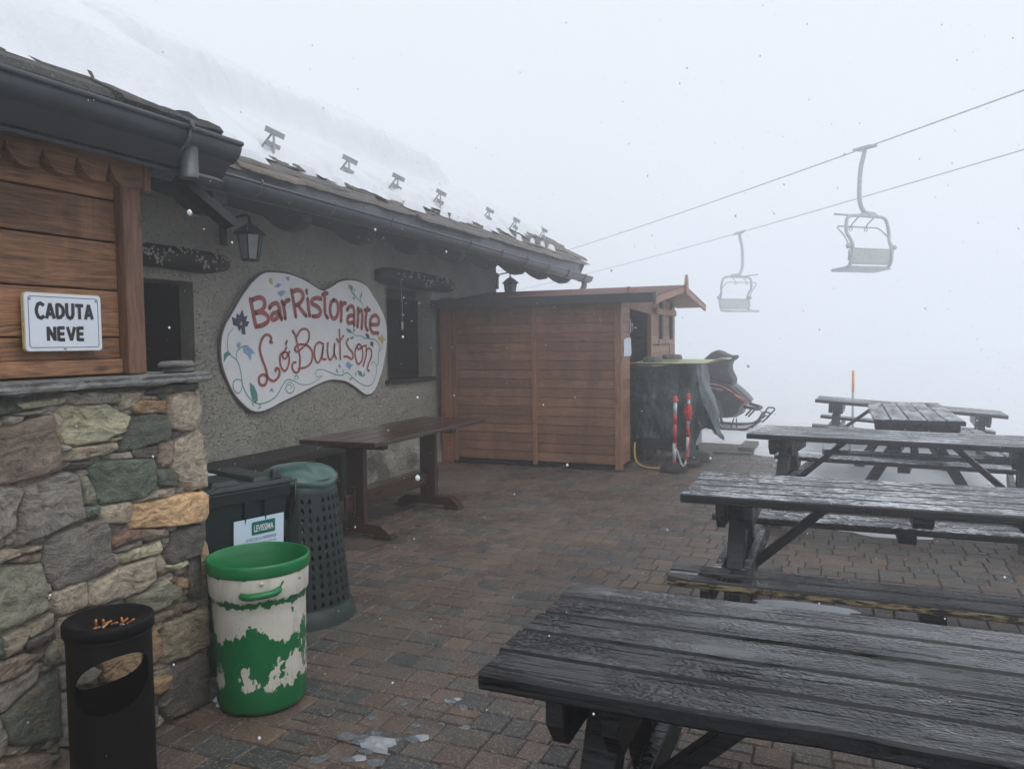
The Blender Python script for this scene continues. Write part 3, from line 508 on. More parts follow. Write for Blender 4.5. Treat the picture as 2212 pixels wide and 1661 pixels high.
# chips of ice by the near table
rnd = random.Random(5); k0 = None
IC = [(-1.783,2.495,.045),(-1.706,2.482,.050),(-1.695,2.558,.024),(-1.622,2.483,.075),(-1.652,2.429,.032),(-1.648,2.37,.03),(-1.68,2.347,.03),(-1.791,2.303,.035),(-1.774,2.329,.03),(-1.575,2.369,.036),(-1.594,2.505,.028),(-1.533,2.572,.032),(-1.499,2.591,.032),(-1.577,2.668,.025),(-1.776,2.655,.024),(-1.482,2.723,.016),(-1.379,2.729,.026),(-1.465,2.878,.026),(-1.541,2.914,.032),(-1.523,2.941,.018),(-1.656,2.909,.02),(-1.721,2.816,.022),(-1.606,2.855,.015),(-1.281,2.906,.018),(-1.693,2.79,.012),(-1.59,2.54,.018)]
for i, (x, y, s_) in enumerate(IC):
    mb = MB(); n = 9; a0 = rnd.random()*6; V = []
    for (k, z) in ((1, .001), (.8, s_*.14), (.4, s_*.22)):
        for j in range(n):
            a = a0+2*math.pi*j/n; q = k*s_*(1+.75*fbm(math.cos(a)*2.2+i*3, math.sin(a)*2, i)); V.append((x+q*math.cos(a), y+q*.7*math.sin(a), z+rnd.uniform(0, s_*.12)))
    F = [(r_*n+j, r_*n+(j+1)%n, (r_+1)*n+(j+1)%n, (r_+1)*n+j) for r_ in (0, 1) for j in range(n)]+[tuple(2*n+j for j in range(n)), tuple(range(n))]
    mb.add(V, F)
    tag(mb.build('ice_chip', M['frostice'] if i in (3, 5, 12, 19) else M['ice']), 'small clear chip of ice lying on the wet brown pavers', 'ice chip', 'chips of ice scattered on the paving by the near table')

# ================================================================ restaurant
WX = -4.85
rest = tag(empty('restaurant', (WX, 7, 0)), 'low stone restaurant with grey render, painted mural and snow-covered slate roof', 'building')
mb = MB()
def wallrect(y0, y1, z0, z1):   # front skin with slight unevenness
    ny = max(1, round((y1-y0)/.12)); nz = max(1, round((z1-z0)/.12)); V = []; F = []
    for j in range(nz+1):
        for i in range(ny+1):
            y = y0+(y1-y0)*i/ny; z = z0+(z1-z0)*j/nz
            V.append((WX+.035*fbm(y*1.3, z*1.3, 2)+.012*fbm(y*5, z*5, 4)+(.06 if z < .55 else 0)*sstep(.55, .2, z), y, z))
    for j in range(nz):
        for i in range(ny): a = j*(ny+1)+i; F.append((a, a+1, a+ny+2, a+ny+1))
    mb.add(V, F, r=0, smooth=True)
DY0, DY1, DZ1 = 3.75, 4.80, 2.06; WY0, WY1, WZ0, WZ1 = 7.70, 8.76, 1.12, 2.20
wallrect(-.5, DY0, -.1, 3.3); wallrect(DY0, DY1, DZ1, 3.3); wallrect(DY1, WY0, -.1, 3.3); wallrect(WY0, WY1, -.1, WZ0); wallrect(WY0, WY1, WZ1, 3.3); wallrect(WY1, 10.86, -.1, 3.3)
def reveal(y0, y1, z0, z1, d=.42):
    a, b = WX+.03, WX-d
    for q in (((a,y0,z0),(b,y0,z0),(b,y0,z1),(a,y0,z1)), ((a,y1,z0),(b,y1,z0),(b,y1,z1),(a,y1,z1)), ((a,y0,z1),(b,y0,z1),(b,y1,z1),(a,y1,z1)), ((a,y0,z0),(b,y0,z0),(b,y1,z0),(a,y1,z0))): mb.add(q, [(0,1,2,3)], r=0)
reveal(DY0, DY1, -.05, DZ1); reveal(WY0, WY1, WZ0, WZ1)
mb.add([(WX, 10.86, -.1), (-12.8, 10.86, -.1), (-12.8, 10.86, 3.3), (-8.8, 10.86, 5.2), (WX, 10.86, 3.3)], [(0,1,2,3,4)], r=0)
mb.add([(-12.8, -.5, -.1), (-12.8, 10.86, -.1), (-12.8, 10.86, 3.3), (-12.8, -.5, 3.3)], [(0,1,2,3)], r=0)
wall = mb.build('wall', M['stucco'], rest)
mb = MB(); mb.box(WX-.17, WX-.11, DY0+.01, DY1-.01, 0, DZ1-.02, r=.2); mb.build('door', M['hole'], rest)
mb = MB(); mb.box(WX-.24, WX-.20, WY0, WY1, WZ0, WZ1, r=.3); win = mb.build('window', M['old_y'], rest)
mb = MB(); mb.box(WX-.20, WX-.14, WY0+.10, WY1-.06, WZ0+.02, WZ1-.12); mb.build('pane', M['hole'], win)
mb = MB(); mb.box(WX-.198, WX+.06, WY0-.02, WY1+.05, WZ0-.05, WZ0); mb.build('window_sill', M['old_y'], win, bevel=.006)
mb = MB(); mb.box(WX-.20, WX-.06, WY0+.01, WY0+.06, WZ0+.02, WZ1-.02, r=.5); mb.build('shutter', M['old_y'], win, bevel=.005)
def log(y0, y1, z, hz, seed):
    mb = MB(); n = 14; V = []; m = 12
    for j in range(m+1):
        t = j/m; y = y0+(y1-y0)*t; e = .62 if j in (0, m) else 1
        for i in range(n):
            a = 2*math.pi*i/n; q = 1+.10*fbm(math.cos(a)*1.3+seed, math.sin(a)*1.3, t*3)
            sq = 1/max(abs(math.cos(a)), abs(math.sin(a)))**.6
            V.append((WX+.05+.13*math.cos(a)*q*sq*e, y+(.03 if j == m else 0), z-.03*t+hz*math.sin(a)*q*sq*e))
    F = [(j*n+i, j*n+(i+1)%n, (j+1)*n+(i+1)%n, (j+1)*n+i) for j in range(m) for i in range(n)]+[tuple(range(n)), tuple(m*n+i for i in range(n))]
    mb.add(V, F, smooth=True); return mb.build('lintel', M['old_y'], rest)
log(3.4, 5.08, 2.25, .085, 1); log(7.50, 9.20, 2.32, .095, 6)
def garland(y0, y1, z, seed, label):
    rn = random.Random(seed); pts = [(WX+.22+rn.uniform(-.01,.02), y0+(y1-y0)*i/14, z+.045*math.sin(i*.9+seed)-.03*(i/14)+rn.uniform(-.015,.015)) for i in range(15)]
    mb = MB(); mb.tube(pts, .004, 5); e = mb.build('berry_garland', M['old_y']); tag(e, label, 'garland')
    b = MB()
    for p in pts:
        for _ in range(rn.choice((3, 7, 11))):
            c = Vector(p)+Vector((rn.uniform(0,.04), rn.uniform(-.04,.04), rn.uniform(-.055,.035))); r_ = rn.uniform(.009,.015)
            V = [c+Vector(d)*r_ for d in ((1,0,0),(-1,0,0),(0,1,0),(0,-1,0),(0,0,1),(0,0,-1))]
            b.add(V, [(0,2,4),(2,1,4),(1,3,4),(3,0,4),(2,0,5),(1,2,5),(3,1,5),(0,3,5)], smooth=True)
    b.build('berries', M['berry'], e)
garland(4.1, 5.0, 2.26, 2, 'dried berry garland on the lintel log over the dark doorway behind the stone wall')
garland(7.62, 9.12, 2.33, 5, 'dried berry garland on the lintel log over the window beside the mural')
mb = MB(); mb.tube([(WX+.2, 7.74, 2.27), (WX+.2, 7.76, 2.0), (WX+.19, 7.77, 1.78)], .003, 5); pc = tag(mb.build('pull_cord', M['berry']), 'thin cord with a small weight hanging at the window edge', 'cord')
b = MB(); b.tube([(WX+.19, 7.77, 1.79), (WX+.19, 7.77, 1.70)], .013, 8); b.build('cord_weight', M['berry'], pc)
# roof ---------------------------------------------------------------
EX = -3.88; EZ = 2.77; TAN = .5                         # slate edge line and slope
def rz(s): return EZ+TAN*s
mb = MB()
for sgn in (1,):
    mb.add([(EX, -.5, EZ), (EX, 12.0, EZ), (-8.8, 12.0, rz(4.92)), (-8.8, -.5, rz(4.92)), (EX, -.5, EZ-.10), (EX, 12.0, EZ-.10), (-8.8, 12.0, rz(4.92)-.12), (-8.8, -.5, rz(4.92)-.12)],
           [(0,1,2,3), (7,6,5,4), (0,4,5,1), (1,5,6,2), (3,2,6,7)], r=.3)
    mb.add([(-13.8, -.5, EZ), (-13.8, 12.0, EZ), (-8.8, 12.0, rz(4.92)), (-8.8, -.5, rz(4.92)), (-13.8, -.5, EZ-.1), (-13.8, 12.0, EZ-.1), (-8.8, 12.0, rz(4.92)-.12), (-8.8, -.5, rz(4.92)-.12)], [(0,1,2,3), (4,5,6,7), (1,5,6,2)], r=.3)
roof = mb.build('roof', M['rafter'], rest)
# rough stone slates, layered along the eave
mb = MB(); rnd = random.Random(21)
for layer in range(9):
    y = 3.0+rnd.uniform(-.3, 0)
    while y < 12.15:
        L = rnd.uniform(.45, 1.05); s0 = -.085+layer*.115+rnd.uniform(-.04, .05); dep = .55; th = rnd.uniform(.018, .042)
        n = 9; front = []
        for i in range(n+1):
            t = i/n; front.append((y+L*t, s0+.035*fbm(y*3+t*4, layer*2.1, 7)+.02*fbm(t*14+y, layer, 1)+.05*(2*t-1)**4))
        base = .008+min(layer, 5)*.020+rnd.uniform(-.006, .012)
        V = []
        for (yy, ss) in front:
            wob = .012*fbm(yy*4, layer*3.3, 2)
            for (ds, dz) in ((.02, 0), (0, .4), (.012, .75), (.03, 1), (dep, 1)):
                s2 = ss+ds+(.012*fbm(yy*9, dz*9+layer, 4) if ds < .1 else 0)
                V.append((EX-s2, yy, EZ+TAN*max(-.2, s2)*1.0+base+th*dz+wob-TAN*.0))
        F = [(i*5+j, (i+1)*5+j, (i+1)*5+j+1, i*5+j+1) for i in range(n) for j in range(4)]+[(0,1,2,3,4), tuple(n*5+j for j in (4,3,2,1,0))]
        c = rnd.choice([(.060,.050,.043),(.052,.047,.043),(.075,.060,.049),(.045,.041,.039),(.066,.057,.050),(.09,.07,.05)])
        mb.add(V, F, c=c)
        y += L-rnd.uniform(0, .05)
mb.build('slates', M['stone'], roof)
# snow blanket on the main roof
def snow_h(s, y):
    e = .34+.12*fbm(y*.9, 1.7)+.15*fbm(y*2.7, 4.1)+.10*fbm(y*9, 2) + (.30*sstep(9.2, 11.5, y)) - .10*sstep(6, 4, y)
    for (yc, wd, ln) in ((4.15,.14,.22),(5.55,.10,.16),(7.0,.12,.2),(7.45,.08,.12),(8.95,.14,.24),(3.3,.2,.2),(4.75,.08,.14),(6.3,.16,.14),(8.3,.09,.16),(9.6,.1,.15),(10.5,.08,.18)):
        e -= ln*math.exp(-((y-yc-.25*s)/wd)**2)
    t = sstep(0, .10, s-e); h = t*(.075+.03*fbm(y*2, s*2, 3)+.015*fbm(y*7, s*7, 1))+.10*sstep(e+.05, e+.9, s)*t
    e2 = 1.05+.25*fbm(y*.7, 8.2)+.05*fbm(y*3.1, 2.2)+1.0*sstep(9.0, 11.8, y)
    cut = sstep(0, .17, s-e2+.03*fbm(y*2, s*3, 9)); h += cut*(.38+.05*fbm(y*1.2, s, 6)+.05*fbm(y*2.2, s*2.2, 4))*(1-.6*sstep(9.5, 12, y))
    if h > .01 and 0 < cut < 1: h += .03*fbm(y*3, s*9, 3)
    return h-.02
mb = MB(); V = []; F = []
ss = [.02+.035*i for i in range(70)]+[2.5+.25*i for i in range(11)]; yy = [2.0+.05*i for i in range(203)]
for y in yy:
    for s in ss:
        hh = snow_h(s, y); ed = sstep(12.12, 11.8, y)
        V.append((EX-s-.12*max(0, hh), y, rz(s)+.115+.07*sstep(.1,.8,s)+hh*ed+.02*fbm(y*5,s*5,2)*(1 if hh > .01 else 0)-(.1 if ed < .02 else 0)))
n = len(ss)
for j in range(len(yy)-1):
    for i in range(n-1):
        hs = max(snow_h(ss[i], yy[j]), snow_h(ss[i+1], yy[j+1]), snow_h(ss[i], yy[j+1]), snow_h(ss[i+1], yy[j]))
        if hs > -.012: F.append((j*n+i, j*n+i+1, (j+1)*n+i+1, (j+1)*n+i))
mb.add(V, F, smooth=True)
rp = random.Random(8)
for q_ in range(22):            # clumps lying on the slates below the blanket
    yc = rp.uniform(3.9, 11.6); sc0 = rp.uniform(.07, .30); ly = rp.uniform(.06, .24); ls = rp.uniform(.02, .055); n = 14; V = [(EX-sc0, yc, rz(sc0)+.15)]
    for k_, h_ in ((.6, .14), (1, .07)):
        for i in range(n):
            a = 2*math.pi*i/n; u_ = k_*(1+.3*fbm(math.cos(a)*2+q_, math.sin(a)*2, q_)); ss_ = sc0+ls*u_*math.sin(a); V.append((EX-ss_, yc+ly*u_*math.cos(a), rz(ss_)+h_))
    mb.add(V, [(0, 1+i, 1+(i+1)%n) for i in range(n)]+[(1+i, 1+n+i, 1+n+(i+1)%n, 1+(i+1)%n) for i in range(n)], smooth=True)
mb.build('roof_snow', M['snow'], roof)
# snow guards on the slates
for i, y in enumerate((5.12, 6.16, 7.02, 7.95, 9.28, 10.18, 11.3)):
    mb = MB(); s = .36; x = EX-s; z = rz(s)+.115; k = 1.0
    mb.bar((x, y, z-.06), (x+.01, y, z+.19), .010, .022, up=(0,1,0))             # upright
    mb.bar((x-.10, y-.10, z-.0), (x+.01, y-.01, z+.19), .010, .020, up=(0,1,0)) # rear stay
    for (zz, dx, L) in ((.185, .02, .115), (.085, .0, .08)):
        mb.bar((x+dx, y-L, z+zz+.01), (x+dx, y+L, z+zz-.01), .008, .045, up=(.35, 0, 1))
    mb.build('snow_guard', M['galv'], roof, bevel=.002, seg=1)
# eave metal
mb = MB(); mb.box(EX-.02, EX+.005, 3.0, 12.02, 2.58, 2.79); mb.build('eave_flashing', M['apron'], rest)
def gutter(y0, y1, xc, zt, r_, parent, brs, dz=0):
    mb = MB(); n = 12; V = []
    prof = [(r_*math.cos(math.pi+math.pi*i/n), r_*math.sin(math.pi+math.pi*i/n)) for i in range(n+1)]
    inner = [((r_-.004)*math.cos(2*math.pi-math.pi*i/n), (r_-.004)*math.sin(2*math.pi-math.pi*i/n)) for i in range(n+1)]
    sec = prof+inner; m = len(sec)
    for (y, z) in ((y0, zt), (y1, zt+dz)):
        for (a, b) in sec: V.append((xc+a, y, z+b))
    F = [(i, (i+1)%m, m+(i+1)%m, m+i) for i in range(m)]+[tuple(range(n+1)), tuple(m+i for i in range(n+1))]
    mb.add(V, F, r=.5, smooth=True)
    mb.tube([(xc+r_, y0, zt+.004), (xc+r_, y1, zt+dz+.004)], .011, 8)
    g_ = mb.build('gutter', M['metal'], parent)
    for y in brs:
        b = MB(); z = zt+dz*(y-y0)/(y1-y0)
        b.tube([(xc+(r_+.004)*math.cos(math.pi*2-math.pi*i/10), y, z+(r_+.004)*math.sin(-math.pi*i/10)) for i in range(11)], .007, 5)
        b.tube([(xc+r_+.012, y-.004, z+.03), (xc+r_+.016, y+.004, z-.012)], .008, 5); b.build('gutter_bracket', M['metal_l'], g_)
    return g_
gm = gutter(2.95, 12.15, -3.80, 2.675, .085, rest, [3.5, 4.35, 5.2, 6.05, 6.85, 7.65, 8.5, 9.3, 10.1, 10.95, 11.75], -.11)
mb = MB(); mb.tube([(-3.80, 11.95, 2.53), (-3.80, 11.95, 2.42), (-3.84, 11.90, 2.32), (-3.98, 11.7, 2.24), (-4.3, 11.3, 2.15), (-4.62, 10.98, 2.08), (-4.72, 10.93, 1.9), (-4.72, 10.93, .05)], .045, 12); mb.build('downpipe', M['metal_l'], rest)
for i in range(10):
    y = 3.25+i*.93; mb = MB()
    prof = [(WX-.5, 3.15), (-3.92, 2.685), (-3.92, 2.56), (-3.99, 2.50), (-4.10, 2.49), (-4.20, 2.54), (-4.30, 2.62), (-4.42, 2.66), (WX-.5, 2.93)]
    mb.prism(prof, lambda a, b: (a, y-.065, b-.04), lambda a, b: (a, y+.065, b-.04)); mb.build('rafter', M['rafter'], rest, bevel=.006, seg=1)
for (x, z) in ((-4.55, 2.84), (-5.2, 3.16), (-6.6, 3.86), (-8.0, 4.56)):
    mb = MB(); L0 = 10.7
    mb.prism([(L0, z), (11.9, z), (11.9, z-.10), (11.8, z-.17), (11.68, z-.19), (11.55, z-.16), (11.45, z-.2), (L0, z-.22)], lambda a, b: (x-.07, a, b), lambda a, b: (x+.07, a, b)); mb.build('purlin', M['rafter'], rest, bevel=.006, seg=1)
mb = MB(); mb.bar((EX+.02, 12.01, EZ-.10), (-8.8, 12.01, rz(4.92)-.10), .03, .2); mb.build('verge_board', M['rafter'], rest)

# wall lamps
def lamp(x, y, z, label, ext=.26):
    t = tag(empty('wall_lantern', (WX+.02, y, z)), label, 'wall lamp', 'black lanterns on the restaurant wall')
    mb = MB(); mb.box(WX, WX+.03, y-.03, y+.03, z+.02, z+.26); mb.tube([(WX+.02, y, z+.17), (WX+.06, y, z+.24), (x-.03, y, z+.26), (x, y, z+.24), (x, y, z+.17)], .011, 8)
    mb.build('bracket', M['iron'], t, bevel=.003)
    mb = MB(); n = 6
    V = []
    for (r_, zz) in ((.02, .19), (.075, .155), (.135, .105), (.138, .095)):
        for i in range(n): a = math.pi*2*i/n; V.append((x+r_*math.cos(a), y+r_*math.sin(a), z+zz))
    mb.add(V, [(k*n+i, k*n+(i+1)%n, (k+1)*n+(i+1)%n, (k+1)*n+i) for k in range(3) for i in range(n)]+[tuple(range(n)), tuple(3*n+i for i in range(n))])
    mb.tube([(x, y, z+.19), (x, y, z+.215)], .012, 8)
    mb.build('lamp_roof', M['iron'], t)
    mb = MB(); V = []
    for (r_, zz) in ((.098, .095), (.066, -.115)):
        for i in range(n): a = math.pi*2*i/n; V.append((x+r_*math.cos(a), y+r_*math.sin(a), z+zz))
    mb.add(V, [(i, (i+1)%n, n+(i+1)%n, n+i) for i in range(n)], r=.5); mb.build('lamp_glass', M['lampglass'], t)
    mb = MB()
    for i in range(n): a = math.pi*2*i/n; mb.bar((x+.102*math.cos(a), y+.102*math.sin(a), z+.095), (x+.069*math.cos(a), y+.069*math.sin(a), z-.12), .010, .010)
    for (r_, zz) in ((.103, .095), (.072, -.115)): mb.tube([(x+r_*math.cos(math.pi*2*i/n), y+r_*math.sin(math.pi*2*i/n), z+zz) for i in range(n)], .007, 5, closed=True)
    mb.lathe([(.0, -.16), (.014, -.15), (.03, -.13), (.072, -.118), (0, -.117)], x, y, 12); mb.build('lamp_frame', M['iron'], t)
lamp(-4.55, 5.17, 2.37, 'black lantern with frosted glass on the wall above the mural, beside the doorway')
lamp(-4.62, 10.86, 2.33, 'black lantern at the far wall corner, seen against the fog above the shed roof')

# mural
mur = tag(empty('restaurant_mural', (WX, 6.4, 1.5)), 'large white curvy sign painted Bar Ristorante with red letters, flowers and green vines', 'sign')
FX = WX+.045
bs = catmull([tuple(p) for p in BOARD]+[tuple(BOARD[0])], 3)[:-1]
mb = MB(); mb.prism(bs, lambda a, b: (FX, a, b), lambda a, b: (WX-.03, a, b), r=.5); mb.build('plaster_board', M['mural'], mur)
cy_ = sum(p[0] for p in bs)/len(bs); cz_ = sum(p[1] for p in bs)/len(bs)
mb = MB(); mb.tube([(FX-.012, cy_+(a-cy_)*1.006, cz_+(b-cz_)*1.008) for a, b in bs], .012, 5, closed=True); mb.build('board_edge', M['muraledge'], mur)
def on(dx): return lambda a, b: (FX+dx, a, b)
mb = MB()
for i, s in enumerate(RED1): ribbon(mb, s, .044, on(.0030+.00012*i), k=5)
for i, s in enumerate(RED2): ribbon(mb, s, .022 if i else .026, on(.0060+.00012*i), k=5)
mb.build('lettering', M['redpaint'], mur)
mb = MB()
for i, s in enumerate(VINE): ribbon(mb, s, .011, on(.0015+.0001*i), taper=True, k=5)
mb.build('vine', M['teal'], mur)
for nm, D, m, dx in (('leaf', LEAF, 'teal', .0035), ('dark_flower', NAVY, 'navy', .0042), ('pale_flower', BLUE, 'skyb', .0025), ('yellow_petals', YELL, 'yel', .0055)):
    mb = MB()
    for i, s in enumerate(D): mb.add([(FX+dx+.0001*i, a, b) for a, b in s], [tuple(range(len(s)))], r=i*.1)
    mb.build(nm, M[m], mur)

# bench along the wall
be = tag(empty('wall_bench', (-4.6, 5.2, 0)), 'long dark plank bench fixed along the foot of the grey wall', 'bench')
mb = MB(); mb.box(WX+.02, -4.40, 3.4, 6.62, .50, .58); mb.build('seat', M['old_y'], be, bevel=.01)
for y in (3.8, 6.3):
    mb = MB(); mb.box(WX+.04, -4.5, y, y+.14, 0, .5); mb.build('leg', M['old_y'], be, bevel=.01)
# ================================================================ wooden annex on the stone wall
ann = tag(empty('wooden_annex', (-2.6, 1.2, 1.44)), 'orange-brown plank annex with scalloped trim above the stone wall, under its own eave', 'annex')
mb = MB(); zs = [1.50, 1.585, 1.765, 1.95, 2.11, 2.30]
for a, b in zip(zs, zs[1:]): mb.box(-2.66, -2.60+random.uniform(-.002,.002), -1.2, 2.205, a+.003, b-.003)
mb.box(-2.67, -2.585, -1.2, 2.205, 1.445, 1.502)
mb.build('plank_wall', M['larch_y'], ann, bevel=.004)
mb = MB(); mb.box(-2.70, -2.555, 2.208, 2.292, 1.44, 2.225); mb.build('corner_post', M['larch_z'], ann, bevel=.006)
mb = MB(); mb.prism([(-4.86, 1.4), (-2.72, 1.4), (-2.72, 2.42), (-4.86, 3.45)], lambda a, b: (a, 2.18, b), lambda a, b: (a, 2.28, b)); mb.box(-4.8, -2.68, -1.2, 2.3, 1.3, 1.44); mb.build('side_wall', M['old_y'], ann)
# scalloped trim board
pr = [(-1.2, 2.29), (2.30, 2.29), (2.30, 2.165)]; y = 2.26; 
while y > -1.2:
    w_ = .118; cusp = [(y, 2.165), (y-.03, 2.160), (y-.06, 2.165), (y-.088, 2.185), (y-.104, 2.215), (y-.112, 2.24), (y-.125, 2.20), (y-.128, 2.175)]
    pr += cusp; y -= .133
pr += [(-1.2, 2.165)]
mb = MB(); mb.prism(pr, lambda a, b: (-2.548, a, b), lambda a, b: (-2.598, a, b), r=.65); mb.build('scalloped_trim', M['larch_y'], ann, bevel=.002, seg=1)
mb = MB(); mb.box(-2.64, -2.545, 2.302, 2.335, 2.16, 2.30); mb.build('trim_end', M['larch_z'], ann, bevel=.004)
mb = MB(); mb.bar((-2.36, -1.2, 2.30), (-2.36, 2.56, 2.295), .02, .12, up=(.75,0,1)); mb.bar((-2.45, -1.2, 2.265), (-2.45, 2.56, 2.26), .16, .012, up=(.55,0,1)); mb.build('soffit_metal', M['darkfascia'], ann)
mb = MB(); mb.box(-3.2, -2.42, -1.2, 2.50, 2.30, 2.315); mb.build('soffit', M['rafter'], ann)
ga = gutter(-1.2, 2.58, -2.375, 2.375, .078, ann, [.2, 2.30])
mb = MB(); mb.lathe([(.001, 2.32), (.034, 2.32), (.034, 2.205), (.036, 2.20), (.030, 2.20), (.030, 2.28)], -2.352, 2.345, 20); mb.build('gutter_outlet', M['metal_l'], ann)
mb = MB(); mb.bar((-2.50, 2.42, 2.22), (-2.42, 2.63, 2.055), .075, .014, up=(0,.4,1)); mb.bar((-2.472, 2.43, 2.232), (-2.392, 2.64, 2.067), .006, .035, up=(0,.4,1)); mb.bar((-2.522, 2.43, 2.232), (-2.447, 2.64, 2.067), .006, .035, up=(0,.4,1)); mb.build('spout', M['iron'], ann)
AX, AZ = -2.40, 2.40
mb = MB(); mb.add([(AX, -1.2, AZ), (AX, 2.52, AZ), (-8.8, 2.52, AZ+.5*6.4), (-8.8, -1.2, AZ+.5*6.4), (AX, -1.2, AZ-.08), (AX, 2.52, AZ-.08), (-8.8, 2.52, AZ-.08+.5*6.4), (-8.8, -1.2, AZ-.08+.5*6.4)], [(0,1,2,3), (7,6,5,4), (0,4,5,1), (1,5,6,2), (3,2,6,7)], r=.2)
ar = mb.build('roof', M['rafter'], ann)
mb = MB(); rnd = random.Random(4)
for layer in range(2):
    y = -1.2+rnd.uniform(-.3, 0)
    while y < 2.45:
        L = min(rnd.uniform(.5, 1.0), 2.55-y); s0 = -.02+layer*.16+rnd.uniform(-.04, .05); th = rnd.uniform(.02, .05); n = 8; V = []
        for i in range(n+1):
            yy_ = y+L*i/n; ss_ = s0+.03*fbm(yy_*4, layer*2.1, 17)
            for (ds, dz) in ((.02, 0), (0, .5), (.02, 1), (.5, 1)): V.append((AX-ss_-ds, yy_, AZ+.5*max(0, ss_+ds)+.008+layer*.022+th*dz+.01*fbm(yy_*4, layer, 2)))
        F = [(i*4+j, (i+1)*4+j, (i+1)*4+j+1, i*4+j+1) for i in range(n) for j in range(3)]+[(0,1,2,3), tuple(n*4+j for j in (3,2,1,0))]
        mb.add(V, F, c=rnd.choice([(.016,.015,.015),(.026,.024,.023),(.012,.012,.013),(.07,.04,.022)])); y += L
mb.build('slates', M['stone'], ar)
mb = MB(); V = []; F = []
ss = [.04*i for i in range(60)]+[2.4+.3*i for i in range(14)]; ys_ = [-1.2+.05*i for i in range(76)]
def ann_h(s, y):
    e = .12+.10*fbm(y*1.4, 5.5)+.04*fbm(y*6, 1.1)+.16*sstep(.8, 1.9, 2.6-y)-.14*sstep(1.9, 2.5, y)
    t = sstep(0, .16, s-e); return t*(.20+.25*sstep(e, e+1.6, s)+.03*fbm(y*2, s*2, 8)+.012*fbm(y*9, s*9))-.02
for y in ys_:
    for s in ss:
        h = ann_h(s, y); ed = sstep(2.62, 2.46, y)**.5 if y > 2.46 else 1
        V.append((AX-s-.15*max(0,h), y, AZ+.5*s+.075+h*ed-(.1 if ed < .05 else 0)))
n = len(ss)
for j in range(len(ys_)-1):
    for i in range(n-1):
        if max(ann_h(ss[i+1], ys_[j]), ann_h(ss[i+1], ys_[j+1])) > -.012: F.append((j*n+i, j*n+i+1, (j+1)*n+i+1, (j+1)*n+i))
mb.add(V, F, smooth=True); mb.build('roof_snow', M['snow'], ar)

# warning sign
SX = -2.575
ws = tag(empty('warning_sign', (SX, 1.93, 1.64)), 'small white enamel sign reading CADUTA NEVE screwed to the plank wall', 'sign')
def quad_map(y, z):   # sign frame: (0..1, 0..1) slightly askew
    y0, z0 = 1.795, 1.54; a = (y-.5)*.296+1.948; b = (z-.5)*.196+1.640
    return a+.004*(z-.5)*0, b+.012*(y-.5)*-1*.0
def rr(x0, x1, y0, y1, r_, n=5):
    o = []
    for (cx, cy, a0) in ((x1-r_, y1-r_, 0), (x0+r_, y1-r_, 90), (x0+r_, y0+r_, 180), (x1-r_, y0+r_, 270)):
        for i in range(n+1): a = R(a0+90*i/n); o.append((cx+r_*math.cos(a), cy+r_*math.sin(a)))
    return o
Y0, Y1, Z0, Z1 = 1.800, 2.096, 1.537, 1.738
mb = MB(); mb.prism(rr(Y0, Y1, Z0, Z1, .012), lambda a, b: (SX+.012, a, b), lambda a, b: (SX+.006, a, b), r=.5); mb.build('plate', M['white'], ws)
mb = MB(); mb.prism(rr(Y0-.002, Y1+.002, Z0-.002, Z1+.002, .014), lambda a, b: (SX+.009, a, b), lambda a, b: (SX-.004, a, b), r=.5); mb.build('plate_edge', M['yellowed'], ws)
mb = MB(); q = rr(Y0+.013, Y1-.013, Z0+.012, Z1-.012, .010)
mb.tube([(SX+.0125, a, b) for a, b in q], .0011, 4, closed=True); mb.build('border_line', M['ink'], ws)
mb = MB(); ym = (Y0+Y1)/2
def bold(s, ycent, zbase, hgt, wd):
    """block capitals from plain strokes"""
    t = .19; cx = ycent-wd/2
    D = {'C': [[(.92,.86),(.6,.98),(.3,.90),(.12,.62),(.12,.38),(.3,.10),(.6,.02),(.92,.14)]], 'A': [[(.06,0),(.5,1),(.94,0)], [(.26,.30),(.74,.30)]], 'D': [[(.14,.06),(.14,.94)], [(.14,.92),(.5,.90),(.82,.72),(.88,.5),(.82,.28),(.5,.10),(.14,.08)]],
         'U': [[(.13,1),(.13,.36),(.26,.12),(.5,.05),(.74,.12),(.87,.36),(.87,1)]], 'T': [[(.0,.92),(1,.92)], [(.5,.92),(.5,0)]], 'N': [[(.12,0),(.12,1)], [(.12,.94),(.88,.06)], [(.88,0),(.88,1)]],
         'E': [[(.16,0),(.16,1)], [(.16,.92),(.9,.92)], [(.16,.5),(.84,.5)], [(.16,.08),(.9,.08)]], 'V': [[(.06,1),(.5,.02),(.94,1)]]}
    n = len(s); lw = wd/(n-1+.86*1)*.86; st = wd/(n-.14)
    i = 0
    for k, ch in enumerate(s):
        for P in D[ch]:
            pts = [(cx+st*k+a*st*.86, zbase+hgt*b) for a, b in P]
            wv = .0125
            for p, q_ in zip(pts, pts[1:]):
                dx, dy = q_[0]-p[0], q_[1]-p[1]; l = math.hypot(dx, dy); ex = wv*.22 if len(P) > 3 else 0; ux, uy = dx/l, dy/l
                p2 = (p[0]-ux*ex, p[1]-uy*ex); q2 = (q_[0]+ux*ex, q_[1]+uy*ex); nx_, ny_ = -uy*wv/2, ux*wv/2; i += 1
                mb.add([(SX+.0124+.00006*i, a, b) for a, b in ((p2[0]+nx_, p2[1]+ny_), (p2[0]-nx_, p2[1]-ny_), (q2[0]-nx_, q2[1]-ny_), (q2[0]+nx_, q2[1]+ny_))], [(0,1,2,3)])
bold('CADUTA', ym+.001, 1.650, .054, .222); bold('NEVE', ym+.003, 1.572, .050, .146)
mb.build('lettering', M['ink'], ws)
